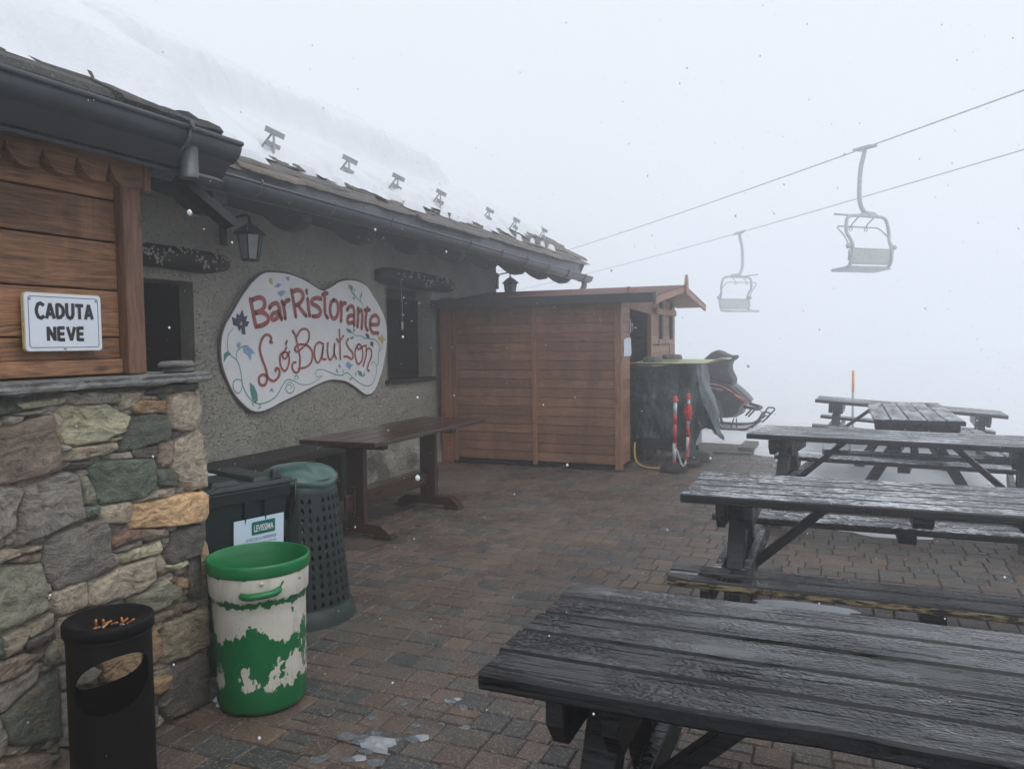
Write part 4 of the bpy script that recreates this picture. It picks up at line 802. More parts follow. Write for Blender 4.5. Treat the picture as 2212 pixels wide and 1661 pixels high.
for (a, b) in ((Y0+.018, Z1-.020), (Y1-.020, Z1-.020), (ym-.004, Z0+.008)):
    mb = MB(); mb.tube([(SX+.011, a, b), (SX+.0155, a, b)], .0045, 10); mb.build('screw', M['galv'], ws)

# ================================================================ stone wall
STC = {'dg': (.062,.082,.074), 'pg': (.235,.25,.175), 'gr': (.165,.158,.150), 'tn': (.235,.208,.168), 'dk': (.062,.060,.060), 'oc': (.25,.165,.085), 'br': (.150,.118,.098), 'gn': (.070,.108,.088), 'or': (.40,.255,.115), 'bl': (.125,.125,.128), 'gg': (.135,.148,.118), 'rd': (.15,.085,.062), 'ol': (.185,.17,.115)}
sw = tag(empty('stone_wall', (-2.75, 1.3, 0)), 'rough stone wall of grey, green and orange stones with a flat slab on top', 'wall')
mb = MB(); rnd = random.Random(9)
def point_in(p, poly):
    c = False; n = len(poly)
    for i in range(n):
        a, b = poly[i], poly[i-1]
        if (a[1] > p[1]) != (b[1] > p[1]) and p[0] < (b[0]-a[0])*(p[1]-a[1])/(b[1]-a[1])+a[0]: c = not c
    return c
def stone(poly, col, bulge, to3):
    # resample the outline, then rings towards the middle
    P = []
    n0 = len(poly)
    for i in range(n0):
        a, b = poly[i], poly[(i+1) % n0]; L = math.hypot(b[0]-a[0], b[1]-a[1]); k = max(1, int(L/.022))
        for j in range(k): t = j/k; P.append((a[0]+(b[0]-a[0])*t, a[1]+(b[1]-a[1])*t))
    for _ in range(0): P = [((P[i-1][0]+2*P[i][0]+P[(i+1)%len(P)][0])/4, (P[i-1][1]+2*P[i][1]+P[(i+1)%len(P)][1])/4) for i in range(len(P))]
    cx = sum(p[0] for p in P)/len(P); cy = sum(p[1] for p in P)/len(P); n = len(P); sd_ = rnd.uniform(0, 50)
    size = min(.12, math.sqrt(abs(sum(P[i-1][0]*P[i][1]-P[i][0]*P[i-1][1] for i in range(n)))/2))
    tilt = (rnd.uniform(-.12, .12), rnd.uniform(-.12, .12))
    V = []; rho = .5*max(.02, math.sqrt(abs(sum(P[i-1][0]*P[i][1]-P[i][0]*P[i-1][1] for i in range(n)))/2)); q_ = lambda d: max(.55, 1-d/rho)
    rings = [(1+.010/rho, -.03), (1+.006/rho, .35), (1, .86), (q_(.004), 1.0), (q_(.014), 1.05), (.5, 1.06), (.25, 1.06)]
    for (k, h) in rings:
        for (a, b) in P:
            jj = .004*fbm(a*40, b*40, sd_); x = cx+(a-cx)*k+jj; y = cy+(b-cy)*k+jj
            r_ = fbm(x*9+sd_, y*9, sd_)*.012 + fbm(x*24, y*60, sd_)*.007
            V.append(to3(x, y, -.03+h*bulge+(r_+tilt[0]*(x-cx)+tilt[1]*(y-cy) if h > .2 else 0)))
    V.append(to3(cx, cy, -.03+1.1*bulge+fbm(cx*9+sd_, cy*9, sd_)*.01))
    m = len(rings)
    F = [(q*n+i, q*n+(i+1)%n, (q+1)*n+(i+1)%n, (q+1)*n+i) for q in range(m-1) for i in range(n)]+[((m-1)*n+i, (m-1)*n+(i+1)%n, m*n) for i in range(n)]
    k = rnd.uniform(.88, 1.12); gm_ = sum(col)/3; mb.add(V, F, c=tuple((q*.72+gm_*.28)*k*t_ for q, t_ in zip(col, (1.38, 1.28, 1.15))), smooth=True)
fwd3 = lambda a, b, h: (-2.53+h, a, b)
polys = []
for c, p in STONES:
    pts = [(a, b) for a, b in p]; polys.append(pts)
    ys2 = [q[0] for q in pts]; zs2 = [q[1] for q in pts]; size = math.sqrt((max(ys2)-min(ys2))*(max(zs2)-min(zs2)))
    stone(pts, STC[c], max(.020, .030+.014*rnd.random()+.02*min(.5, size)), fwd3)
# small packing stones in the remaining gaps and the unseen stretches
cand = 0
cents = []
rng2 = random.Random(31)
for _ in range(9000):
    y = rng2.uniform(1.55, 2.53); z = rng2.uniform(.0, 1.36)
    if any(point_in((y+dy, z+dz), q) for q in polys for dy, dz in ((0,0),(.013,0),(-.013,0),(0,.010),(0,-.010))): continue
    if any(abs(y-a) < .040 and abs(z-b) < .024 for a, b in cents): continue
    cents.append((y, z)); s_ = rng2.uniform(.013, .024)
    pts = [(y+s_*1.5*math.cos(t*math.pi/4)*rng2.uniform(.7,1.2), z+s_*math.sin(t*math.pi/4)*rng2.uniform(.6,1.1)) for t in range(8)]
    stone(pts, STC[rng2.choice(['gr','tn','br','dk','gr','gg'])], .02, fwd3)
def courses(a0, a1, to3, z1=1.38):
    z = .0
    while z < z1-.04:
        h = min(rng2.uniform(.09, .24), z1-z); a = a0
        while a < a1-.03:
            w_ = min(rng2.uniform(.12, .42), a1-a); g_ = .008
            j = lambda: rng2.uniform(-.012, .012)
            stone([(a+g_+j(), z+g_+j()), (a+w_/2, z+g_+j()), (a+w_-g_+j(), z+g_+j()), (a+w_-g_+j(), z+h/2), (a+w_-g_+j(), z+h-g_+j()), (a+w_/2, z+h-g_+j()), (a+g_+j(), z+h-g_+j()), (a+g_+j(), z+h/2)], STC[rng2.choice(list(STC))], .04, to3); a += w_
        z += h
courses(-1.2, 1.60, fwd3); courses(-3.2, -2.53, lambda a, b, h: (a, 2.535+h, b))
mb.build('stones', M['stone'], sw)
mb = MB(); mb.box(-3.25, -2.552, -1.2, 2.515, -.05, 1.39, r=.5); mb.build('mortar_core', M['mortar'], sw)
mb = MB(); n = 90; V = []
top = 1.437; ed = [(-1.2+3.76*i/n) for i in range(n+1)]
for y in ed:
    o = .022+.018*fbm(y*3, 3.3)+.010*fbm(y*14, 1.7)
    for (dx, z) in ((-.75, 1.395), (o-.03, 1.394+.010*fbm(y*6, 8)), (o-.004, 1.400+.006*fbm(y*17, 2)), (o+.004*fbm(y*40, 5), 1.410), (o-.012+.008*fbm(y*25, 6), 1.420), (o-.006+.008*fbm(y*31, 9), 1.431), (o-.022, top+.002*fbm(y*9, 4)), (-.25, top+.003*fbm(y*3, 1)), (-.75, top)):
        V.append((-2.50+dx+.006*fbm(y*30, z*80, 2), y, z))
F = [(i*9+j, (i+1)*9+j, (i+1)*9+(j+1)%9, i*9+(j+1)%9) for i in range(n) for j in range(9)]+[tuple(range(9)), tuple(n*9+j for j in range(9))]
mb.add(V, F, c=(.16,.165,.165), r=.3); mb.build('cap_slab', M['stone'], sw)
def flat_stone(cx, cy, z, rx, ry, h, seed, label, c):
    mb = MB(); n = 16; V = []
    for (k, zz) in ((.7, 0), (1, .25), (1.02, .6), (.85, .95), (.4, 1.0)):
        for i in range(n): a = 2*math.pi*i/n; q = k*(1+.3*fbm(math.cos(a)*1.5+seed, math.sin(a)*1.5, seed)); V.append((cx+rx*q*math.cos(a), cy+ry*q*math.sin(a), z+h*zz+(.004*fbm(a, zz, seed) if zz else 0)))
    F = [(q*n+i, q*n+(i+1)%n, (q+1)*n+(i+1)%n, (q+1)*n+i) for q in range(4) for i in range(n)]+[tuple(range(n)), tuple(4*n+i for i in range(n))]
    mb.add(V, F, c=c); tag(mb.build('flat_stone', M['stone']), label, 'stone')
flat_stone(-2.56, 2.455, 1.437, .05, .075, .022, 3, 'lower of two loose flat stones at the slab end beside the plank corner post', (.13,.12,.115))
flat_stone(-2.55, 2.43, 1.459, .045, .085, .028, 8, 'upper of two loose flat stones stacked on the slab end beside the plank corner post', (.15,.14,.135))

# ================================================================ bins
ash = tag(empty('ashtray_bin', (-2.285, 1.85, 0)), 'black cylindrical bin with slanted cut opening and ashtray top beside the stone wall', 'ashtray bin')
# cylinder shell with the oval opening cut through the front and back
mb = MB(); n = 96; zz = [.0+.012*i for i in range(51)]; r_ = .132; cx, cy = -2.285, 1.85
camd = math.atan2(-cy, -cx)              # direction facing the terrace
def hole(a, z, zc, wa, hz):
    d = (a+math.pi) % (2*math.pi)-math.pi; return (d/wa)**2+((z-zc)/hz)**2 < 1
def shell(rad):
    V = []; 
    for z in zz:
        for i in range(n):
            V.append((cx+rad*math.cos(2*math.pi*i/n), cy+rad*math.sin(2*math.pi*i/n), z))
    return V
import bmesh
def cyl_with_hole():
    bm_ = bmesh.new()
    me = bpy.data.meshes.new('t')
    outer = MB(); outer.lathe([(r_, 0), (r_, .585), (r_-.004, .585), (r_-.004, .003), (r_, 0)], cx, cy, n)
    return outer
fa = camd+.06; zc = .443
for rad, s_ in ((r_, 1), (r_-.004, -1)):
    V = []; F = []; K = len(zz)
    # snap the grid to the ellipse so that the cut edge is smooth
    for z in zz:
        for i in range(n):
            a = 2*math.pi*i/n; V.append([a, z])
    def inside(a, z):
        for (c0, zc_, wa, hz) in ((fa, zc, 1.02, .092), (fa+math.pi, zc+.004, 1.02, .092)):
            d = (a-c0+math.pi) % (2*math.pi)-math.pi
            zt = zc_+.026*math.sin(d)*(1 if c0 == fa else -1)
            q = (d/wa)**2+((z-zt)/hz)**2
            if q < 1.0: return (c0, zt, wa, hz, d, q)
        return None
    ins = [inside(*v) for v in V]
    for j in range(K-1):
        for i in range(n):
            q = (j*n+i, j*n+(i+1)%n, (j+1)*n+(i+1)%n, (j+1)*n+i)
            k = sum(1 for t in q if ins[t])
            if k == 4: continue
            F.append(q)
    used = set(t for f in F for t in f)
    for t in used:
        if ins[t]:
            c0, zt, wa, hz, d, q = ins[t]; sc_ = 1/math.sqrt(max(q, .05)); V[t][0] = c0+d*sc_; V[t][1] = zt+(V[t][1]-zt)*sc_
    mb.add([(cx+rad*math.cos(a), cy+rad*math.sin(a), z) for a, z in V], F, r=.5, smooth=True)
mb.build('body', M['black'], ash)
mb = MB(); mb.lathe([(r_-.006, .002), (0, .002)], cx, cy, 32); mb.lathe([(r_-.006, .25), (0, .25)], cx, cy, 32); mb.build('inner_floor', M['black'], ash)
mb = MB(); mb.lathe([(r_+.002, .575), (r_+.003, .582), (r_+.001, .588)], cx, cy, 64); mb.lathe([(r_+.003, .592), (r_+.010, .594), (r_+.010, .628), (r_+.006, .634), (r_-.002, .634), (r_-.03, .628), (.075, .608), (.045, .600), (0, .600)], cx, cy, 64); mb.build('ashtray_lid', M['black'], ash)
rnd = random.Random(3)
for i, (dx, dy, up_) in enumerate(((-.045,-.010,1), (-.025,-.004,1), (-.012,.012,.3), (-.038,.010,.2), (-.030,-.018,.15), (.012,.018,.5), (.022,.012,.6), (.030,.022,.45), (-.018,-.012,.1))):
    mb = MB(); p = Vector((cx+dx+.02, cy+dy*1.2+dx*.35, .607)); a = rnd.uniform(0, 6); d = Vector((math.cos(a), math.sin(a), 0))*(1-up_)+Vector((rnd.uniform(-.2,.2), rnd.uniform(-.2,.2), up_)); d.normalize()
    mb.tube([p, p+d*.019, p+d*.024], [.0039, .0039, .0038], 8); e = mb.build('cigarette_butt', M['filter']); tag(e, 'orange cigarette butt stubbed out on top of the black ashtray bin', 'cigarette butt', 'cigarette butts on the ashtray bin')
    mb = MB(); mb.tube([p-d*.007, p+d*.0005], .0038, 8); mb.build('paper_end', M['ash'], e)

# painted bin
px_, py_ = -2.325, 2.635
pb = tag(empty('painted_bin', (px_, py_, 0)), 'open barrel bin with cream paint flaking off bright green plastic', 'bin')
mb = MB(); mb.lathe([(.0,.004),(.165,.004),(.180,.012),(.187,.03),(.190,.10),(.194,.43),(.196,.482),(.203,.490),(.207,.500),(.210,.585),(.208,.592),(.197,.596)], px_, py_, 72); mb.build('body', M['pbin'], pb)
mb = MB(); mb.lathe([(.205,.588),(.214,.592),(.217,.600),(.218,.634),(.215,.642),(.209,.644),(.205,.640),(.203,.600),(.195,.585),(.188,.43),(.185,.05),(0,.05)], px_, py_, 72); mb.build('rim', M['green'], pb)
ha = math.atan2(-py_, -px_)+.02
mb = MB(); pts = []
for t in range(13):
    u = (t/12-.5)*2; a = ha+u*.36; rr_ = .207+.030*(1-abs(u)**4); pts.append((px_+rr_*math.cos(a), py_+rr_*math.sin(a), .530+.006*u))
mb.tube(pts, .0145, 10); mb.build('handle', M['green'], pb)
mb = MB(); a = ha+.02; mb.tube([(px_+.203*math.cos(a), py_+.203*math.sin(a), .570), (px_+.2120*math.cos(a), py_+.2120*math.sin(a), .570)], .010, 14); mb.build('boss', M['pbin'], pb)
mb = MB(); mb.lathe([(.194,.510),(.10,.514),(0,.51)], px_, py_, 40); pbi = mb.build('ice_water', M['glassdk']); tag(pbi, 'dark icy meltwater lying inside the green-rimmed painted bin', 'water', kind='stuff')
mb = MB(); n = 30; V = [(px_-.01, py_+.03, .532)]
for k in (.6, 1):
    for i in range(n): a = 2*math.pi*i/n; q = k*(1+.4*fbm(math.cos(a)*2, math.sin(a)*2, 4)); V.append((px_-.01+.085*q*math.cos(a)-.03*q*math.sin(a), py_+.03+.06*q*math.sin(a)+.04*q*math.cos(a), .514+(.016+.01*fbm(a*3, k) if k < 1 else .001)))
mb.add(V, [(0, 1+i, 1+(i+1)%n) for i in range(n)]+[(1+i, 1+n+i, 1+n+(i+1)%n, 1+(i+1)%n) for i in range(n)]); tag(mb.build('ice_lump', M['frostice']), 'white lump of ice inside the green-rimmed painted bin', 'ice')

# wheelie bin
BX, BY, BA = -2.875, 2.99, R(-16.7)
wb = tag(empty('wheelie_bin', (BX, BY, 0)), 'dark green wheelie bin with poster, behind the painted bin', 'wheelie bin')
ca, sa = math.cos(BA), math.sin(BA)
def wl(a, b, z): return (BX+a*ca-b*sa, BY+a*sa+b*ca, z)      # a: across (towards the terrace), b: away
mb = MB()
def frus(mb, a0, a1, b0, b1, z0, A0, A1, B0, B1, z1, **k):
    mb.add([wl(a0,b0,z0), wl(a1,b0,z0), wl(a1,b1,z0), wl(a0,b1,z0), wl(A0,B0,z1), wl(A1,B0,z1), wl(A1,B1,z1), wl(A0,B1,z1)], [(3,2,1,0),(4,5,6,7),(0,1,5,4),(1,2,6,5),(2,3,7,6),(3,0,4,7)], **k)
frus(mb, -.20, .20, -.20, .20, .04, -.245, .245, -.24, .225, .80)
frus(mb, -.255, .262, -.25, .238, .79, -.26, .268, -.255, .243, .855)
for b in (-.02, .09): frus(mb, .15, .243, b, b+.014, .60, .15, .268, b, b+.014, .80)
mb.build('body', M['binblk'], wb, bevel=.012)
mb = MB()
frus(mb, -.27, .275, -.27, .262, .857, -.26, .265, -.26, .25, .882); frus(mb, -.22, .245, -.18, -.02, .88, -.20, .225, -.16, -.04, .905); frus(mb, -.22, .245, .04, .20, .88, -.20, .225, .06, .18, .900); frus(mb, .215, .255, .14, .20, .88, .22, .25, .15, .19, .93)
mb.build('lid', M['binblk2'], wb, bevel=.008)
mb = MB(); frus(mb, -.16, .02, -.14, -.02, .9055, -.16, .02, -.14, -.02, .9065); mb.build('label_sticker', M['labelp'], wb)
mb = MB(); mb.tube([wl(-.24, -.31, .80), wl(.262, -.31, .80)], .018, 10); mb.tube([wl(.25, -.31, .80), wl(.266, -.23, .86), wl(.255, -.16, .89)], .011, 8); mb.tube([wl(-.25, -.36, .90), wl(.0, -.40, .92), wl(.2, -.36, .90)], .007, 6); mb.build('hinge_handle', M['binblk'], wb)
for s_ in (-1, 1):
    mb = MB(); mb.tube([wl(s_*.20, -.20, .10), wl(s_*.25, -.20, .10)], .10, 24); mb.build('wheel', M['rubber'], wb, bevel=.01)
# poster on the side that faces the terrace
def po(a, b, d=0):   # a along the side, b up
    k = .205+(b-.04)/.76*.045+.010
    return wl(k+d, a, b)
mb = MB(); mb.add([po(-.075, .33), po(.20, .33), po(.20, .71), po(-.075, .71)], [(0,1,2,3)], r=.5); pst = mb.build('poster', M['poster'], wb)
mb = MB(); mb.add([po(a, b, .0012) for a, b in rr(.020, .150, .625, .690, .006)], [tuple(range(24))], r=.5); mb.build('logo_panel', M['pgreen'], pst)
mb = MB(); text_mesh('LEVISSIMA', .045, lambda x, y: po(.085+x, .641+y, .0024), mb, sx=.54, bold=.0008); mb.build('logo_text', M['pwhite'], pst)
mb = MB(); text_mesh('IO FACCIO LA DIFFERENZA', .021, lambda x, y: po(.072+x, .597+y, .0014), mb, sx=.66); text_mesh('LA TUA BOTTIGLIA RINASCERÀ A NUOVA VITA', .0125, lambda x, y: po(.072+x, .577+y, .0014), mb, sx=.62)
mb.build('poster_text', M['pblue'], pst)
mb = MB(); text_mesh('BOTTIGLIE', .032, lambda x, y: po(.10+x, .515+y, .0014), mb, sx=.8); mb.build('poster_heading', M['pgreen'], pst)

# perforated recycling bin
QX, QY = -2.845, 3.57
rb = tag(empty('recycling_bin', (QX, QY, 0)), 'tall dark green perforated bin with domed grey-green lid and black bag', 'recycling bin')
mb = MB(); H0, H1 = .10, .80; n = 34; rows = 12
def rq(z): return .278-.068*(z-.05)/.75
# body as a lattice: each cell has a drop-shaped opening
V = []; F = []
def cp(a, z, d=0): r_ = rq(z)-d; return (QX+r_*math.cos(a), QY+r_*math.sin(a), z)
fc = math.atan2(-QY, -QX)
for k in range(rows):
    z0 = H0+(H1-H0-.08)*k/rows; z1 = H0+(H1-H0-.08)*(k+1)/rows; hz = z1-z0
    for i in range(n):
        a0 = 2*math.pi*i/n; a1 = 2*math.pi*(i+1)/n; am = (a0+a1)/2; dd = (am-fc+math.pi) % (2*math.pi)-math.pi
        solid = abs(abs(dd)-math.pi*.0-.62) < .0 or (abs(dd+.30) < .20) or (k >= rows-2 and .28 < dd < .62)
        cell = [cp(a0, z0), cp(a1, z0), cp(a1, z1), cp(a0, z1)]
        if solid: mb.add(cell, [(0,1,2,3)], r=.5, smooth=True); continue
        w_ = (a1-a0)*.25; zc = (z0+z1)/2
        drop = [(am, z0+hz*.14), (am+w_*.8, z0+hz*.20), (am+w_, z0+hz*.38), (am+w_*.6, z0+hz*.62), (am, z0+hz*.86), (am-w_*.6, z0+hz*.62), (am-w_, z0+hz*.38), (am-w_*.8, z0+hz*.20)]
        outp = [(am, z0), (a1, z0), (a1, (z0+z1)/2), (a1, z1), (am, z1), (a0, z1), (a0, (z0+z1)/2), (a0, z0)]
        order = [(am, z0), (a1, z0), (a1, zc), (a1, z1), (am, z1), (a0, z1), (a0, zc), (a0, z0)]
        Vc = [cp(*q) for q in drop]+[cp(*q) for q in order]+[cp(q[0], q[1], .012) for q in drop]
        mb.add(Vc, [(j, (j+1)%8, 8+(j+1)%8, 8+j) for j in range(8)], r=.5, smooth=True); mb.add(Vc, [(j, (j+1)%8, 16+(j+1)%8, 16+j) for j in range(8)], r=.5)
mb.lathe([(rq(.72), H1-.08), (rq(.8), H1), (rq(.8)-.01, H1)], QX, QY, n); mb.lathe([(rq(.1), H0), (rq(.09)+.002, .085), (rq(.05)+.012, .07), (rq(.0)+.018, .012), (rq(0)+.022, 0)], QX, QY, 48)
mb.build('body', M['binblk2'], rb)
mb = MB(); mb.lathe([(.250,.01),(.192,.78),(.17,.785)], QX, QY, 40); mb.build('bag_liner', M['bag'], rb)
mb = MB(); V = []; n2 = 40
prof = [(.217, .775), (.223, .782), (.223, .80), (.214, .812), (.19, .838), (.145, .858), (.08, .870), (0, .873)]
for (r_, z) in prof:
    for i in range(n2):
        a = 2*math.pi*i/n2; dd = (a-(fc+.75)+math.pi) % (2*math.pi)-math.pi
        dip = -.035*math.exp(-(dd/.45)**2)*sstep(.25, .20, r_)*sstep(.04, .15, r_)
        V.append((QX+r_*math.cos(a), QY+r_*math.sin(a), z+dip))
mb.add(V, [(k*n2+i, k*n2+(i+1)%n2, (k+1)*n2+(i+1)%n2, (k+1)*n2+i) for k in range(len(prof)-1) for i in range(n2)], r=.5, smooth=True)
mb.build('lid', M['binlid'], rb)
mb = MB()
for (a0, l) in ((fc-.30, .20), (fc+1.45, .05)):
    V = []
    for k in range(7):
        z = .80-l*k/6
        for j in range(6): a = a0-.30*(1-k/8)+.10*j*(1-k/8); r_ = rq(z)+.012+.012*fbm(a*9, k*.7); V.append((QX+r_*math.cos(a), QY+r_*math.sin(a), z))
    mb.add(V, [(k*6+j, k*6+j+1, (k+1)*6+j+1, (k+1)*6+j) for k in range(6) for j in range(5)], smooth=True)
mb.tube([(QX+.262*math.cos(fc-.05), QY+.262*math.sin(fc-.05), .83), (QX+.275*math.cos(fc-.08), QY+.275*math.sin(fc-.08), .72), (QX+.295*math.cos(fc-.22), QY+.295*math.sin(fc-.22), .55), (QX+.31*math.cos(fc-.38), QY+.31*math.sin(fc-.38), .38)], .007, 6)
mb.build('bag_edge', M['bag'], rb)
# ================================================================ brown trestle table
tt = tag(empty('trestle_table', (-3.58, 5.95, 0)), 'brown varnished trestle table with wedged stretcher by the grey wall', 'table')
TX0, TX1, TY0, TY1, TH = -3.93, -3.225, 4.95, 6.92, .80
mb = MB()
for i in range(4): a = TX0+(TX1-TX0)*i/4; mb.box(a, a+(TX1-TX0)/4-.0006, TY0, TY1, TH-.036, TH)
mb.build('tabletop', M['brown_y'], tt, bevel=.007)
for y in (5.22, 6.40):
    mb = MB(); mb.box(-3.66, -3.50, y-.03, y+.03, .10, TH-.036); lg = mb.build('leg', M['brown_z'], tt, bevel=.006)
    mb = MB(); mb.prism([(-3.90, .035), (-3.26, .035), (-3.26, .055), (-3.34, .115), (-3.82, .115), (-3.90, .055)], lambda a, b: (a, y-.05, b), lambda a, b: (a, y+.05, b)); mb.box(-3.92, -3.76, y-.055, y+.055, 0, .035); mb.box(-3.40, -3.24, y-.055, y+.055, 0, .035); mb.build('foot', M['brown_y'], lg, bevel=.006)
    mb = MB(); mb.box(-3.88, -3.30, y-.035, y+.035, TH-.09, TH-.037); mb.build('top_batten', M['brown_z'], lg, bevel=.006)
mb = MB(); mb.box(-3.595, -3.565, 5.05, 6.56, .22, .36); mb.build('stretcher', M['brown_y'], tt, bevel=.006)
for y in (5.15, 6.47):
    mb = MB(); mb.bar((-3.58, y, .17), (-3.58, y+.012, .41), .05, .022, up=(0,1,0)); mb.build('wedge', M['brown_z'], tt, bevel=.003)

# ================================================================ picnic tables
def make_picnic(label, mk, worn):
    t = tag(empty('picnic_table', (0, 0, 0)), label, 'picnic table', 'black wooden picnic tables on the terrace')
    L = 2.24; m = M[mk]; rn = random.Random(len(label))
    W5 = .1435
    mb = MB(); 
    for i in range(5):
        y0 = -.38+i*.153; dx0, dx1 = rn.uniform(-.012, .012), rn.uniform(-.012, .012); ns = 26
        # each board slightly waved and dished, as old wet boards are
        V = []; 
        for s in range(ns+1):
            x = -L/2+dx0+(L+dx1-dx0)*s/ns; wv = .0016*fbm(x*2.1, i*3.3, 5); e = .0018*fbm(x*4, i*2.2, 9)
            bite = .012*math.exp(-((x+.32)/.10)**2) if (i == 0 and mk == 'wet') else 0
            for (yy_, zz_) in ((.004+bite, -.044), (bite, -.038), (bite, -.008), (.007+bite, 0), (W5/2, -.0012), (W5-.007, 0), (W5, -.008), (W5, -.038), (W5-.004, -.044)):
                V.append((x, y0+yy_+e, .75+zz_+wv))
        F = [(s*9+j, (s+1)*9+j, (s+1)*9+(j+1)%9, s*9+(j+1)%9) for s in range(ns) for j in range(9)]+[tuple(range(9)), tuple(ns*9+j for j in range(9))]
        mb.add(V, F)
    mb.build('tabletop', m, t)
    for s in (-1, 1):
        x = s*(L/2-.26)
        for (dx, nm) in ((-.068, 'top_batten'), (.068, 'top_batten')):
            mb = MB(); mb.prism([(-.36, .704), (.36, .704), (.36, .64), (.31, .575), (-.31, .575), (-.36, .64)], lambda a, b: (x+dx-.022, a, b), lambda a, b: (x+dx+.022, a, b)); mb.build(nm, m, t, bevel=.004, seg=1)
            mb = MB(); mb.prism([(-.83, .401), (.83, .401), (.83, .35), (.79, .30), (-.79, .30), (-.83, .35)], lambda a, b: (x+dx-.022, a, b), lambda a, b: (x+dx+.022, a, b)); mb.build('seat_beam', m, t, bevel=.004, seg=1)
        for q in (-1, 1):
            mb = MB(); d = .047
            mb.add([(x+u*.044, q*(.06+v*.055), .70) for u, v in ((-1,-1),(1,-1),(1,1),(-1,1))]+[(x+u*.044, q*(.46+v*.055), .0) for u, v in ((-1,-1),(1,-1),(1,1),(-1,1))], [(0,1,2,3),(7,6,5,4),(0,4,5,1),(1,5,6,2),(2,6,7,3),(3,7,4,0)])
            mb.build('leg', m, t, bevel=.004, seg=1)
        for (by, bz) in ((-.10, .64), (.10, .64), (-.34, .35), (.34, .35)):
            mb = MB(); mb.tube([(x-.098, by, bz), (x+.098, by, bz)], .011, 8); mb.build('bolt', M['galv'], t)
        mb = MB(); mb.bar((x-s*.05, 0, .30), (x-s*.47, 0, .69), .07, .045, up=(0,0,1)); mb.build('brace', m, t, bevel=.003, seg=1)
    mb = MB(); mb.prism([(-.36, .704), (.36, .704), (.36, .68), (.31, .645), (-.31, .645), (-.36, .68)], lambda a, b: (-.045, a, b), lambda a, b: (.045, a, b)); mb.build('middle_batten', m, t, bevel=.003, seg=1)
    for q in (-1, 1):
        mb = MB(); 
        for i in range(2):
            a = q*.70-.128+i*.131; x0, x1 = -L/2+rn.uniform(0, .02), L/2-rn.uniform(0, .02)
            V = []; ns = 20
            for s in range(ns+1):
                x = x0+(x1-x0)*s/ns; e = .002*fbm(x*3, i+q, 2); k = .02 if s in (0, ns) else 0
                for (yy_, zz_) in ((.008, -.042), (0, -.034), (0, -.014), (.004, -.004), (.014, 0), (.111, 0), (.121, -.004), (.125, -.014), (.125, -.034), (.117, -.042)): V.append((x, a+yy_+e+(k if yy_ < .05 and i == 0 else (-k if yy_ > .1 and i == 1 else 0)), .445+zz_))
            mb.add(V, [(s*10+j, (s+1)*10+j, (s+1)*10+(j+1)%10, s*10+(j+1)%10) for s in range(ns) for j in range(10)]+[tuple(range(10)), tuple(ns*10+j for j in range(10))])
        b = mb.build('bench', M['worn'] if (worn and q < 0) else m, t)
        mb = MB(); mb.prism([(-.12, .400), (.12, .400), (.11, .35), (-.11, .35)], lambda a, b: (-.05, q*.70+a, b), lambda a, b: (.05, q*.70+a, b)); mb.build('bench_batten', m, b, bevel=.003, seg=1)
    return t
t1 = make_picnic('wet black picnic table in the near corner, water pooled on its boards', 'wet', False)
t1.location = (.31, 2.045, 0)
t2 = make_picnic('black picnic table with frost on top and a bench edge worn to yellow wood', 'frost', True)
t2.location = (.36, 4.40, 0)
t3 = make_picnic('frosted black picnic table with snow under it, third away from the camera', 'frost', False)
t3.location = (.43, 7.02, 0); t3.rotation_euler = (0, 0, R(-8))
t4 = copy_tree(t3); t4['label'] = 'frosted picnic table standing end-on in the snow, its boards pointing into the fog'
t4.location = (.66, 9.16, .03); t4.rotation_euler = (0, 0, R(90))
t5 = copy_tree(t3); t5['label'] = 'hazy slightly tilted picnic table farthest out in the snow, beyond the end-on table'
t5.location = (.76, 11.66, -.11); t5.rotation_euler = (0, R(4), R(-3))
for o in t4.children:
    if o.name.startswith('bench'): pass

# ================================================================ shed
shed = tag(empty('wooden_shed', (-3.5, 10.5, 0)), 'brown plank shed with low gabled roof and open door beside the restaurant', 'shed')
SY = 8.90; SXR = -2.38; SXL = -4.56
mb = MB(); rnd = random.Random(2)
z = .075
bz = []
while z < 1.98: h = .112; bz.append((z, min(z+h, 1.99))); z += h
for (a, b) in bz:
    for (x0, x1) in ((SXL, -3.50), (-3.46, SXR-.03)):
        mb.add([(x0, SY+.005, a), (x1, SY+.005, a), (x1, SY+.005, a+.006), (x0, SY+.005, a+.006), (x0, SY-.003, a+.010), (x1, SY-.003, a+.010), (x1, SY-.003, b-.001), (x0, SY-.003, b-.001)], [(0,1,2,3), (3,2,5,4), (4,5,6,7)])
mb.build('front_planks', M['shed_x'], shed)
mb = MB()
for (a, b) in bz:
    for (y0, y1) in ((SY+.02, 9.305),): mb.box(SXR-.04, SXR-.002, y0, y1, a+.002, b-.002)
a = .06
while a < 2.2:
    mb.box(SXR-.04, SXR-.002, 10.50, 12.08, a+.002, min(a+.118, 2.2)); a += .12
mb.box(SXR-.04, SXR-.002, 9.305, 10.5, 1.965, 2.2)
mb.build('side_planks', M['shed_y'], shed)
for q_ in ((SXL-.03, SXL+.025, SY-.028, SY+.02, .035, 1.99), (-3.50, -3.445, SY-.028, SY+.02, .035, 1.99), (SXR-.075, SXR+.006, SY-.028, SY+.05, .02, 1.99), (SXR-.045, SXR+.008, 10.42, 10.50, .05, 1.99)):
    mb = MB(); mb.box(*q_); mb.build('batten', M['shed_z'], shed, bevel=.004)
mb = MB(); mb.box(-4.76, -4.60, SY-.035, SY+.03, .0, 2.12); mb.build('orange_post', M['shed_zp'], shed, bevel=.006)
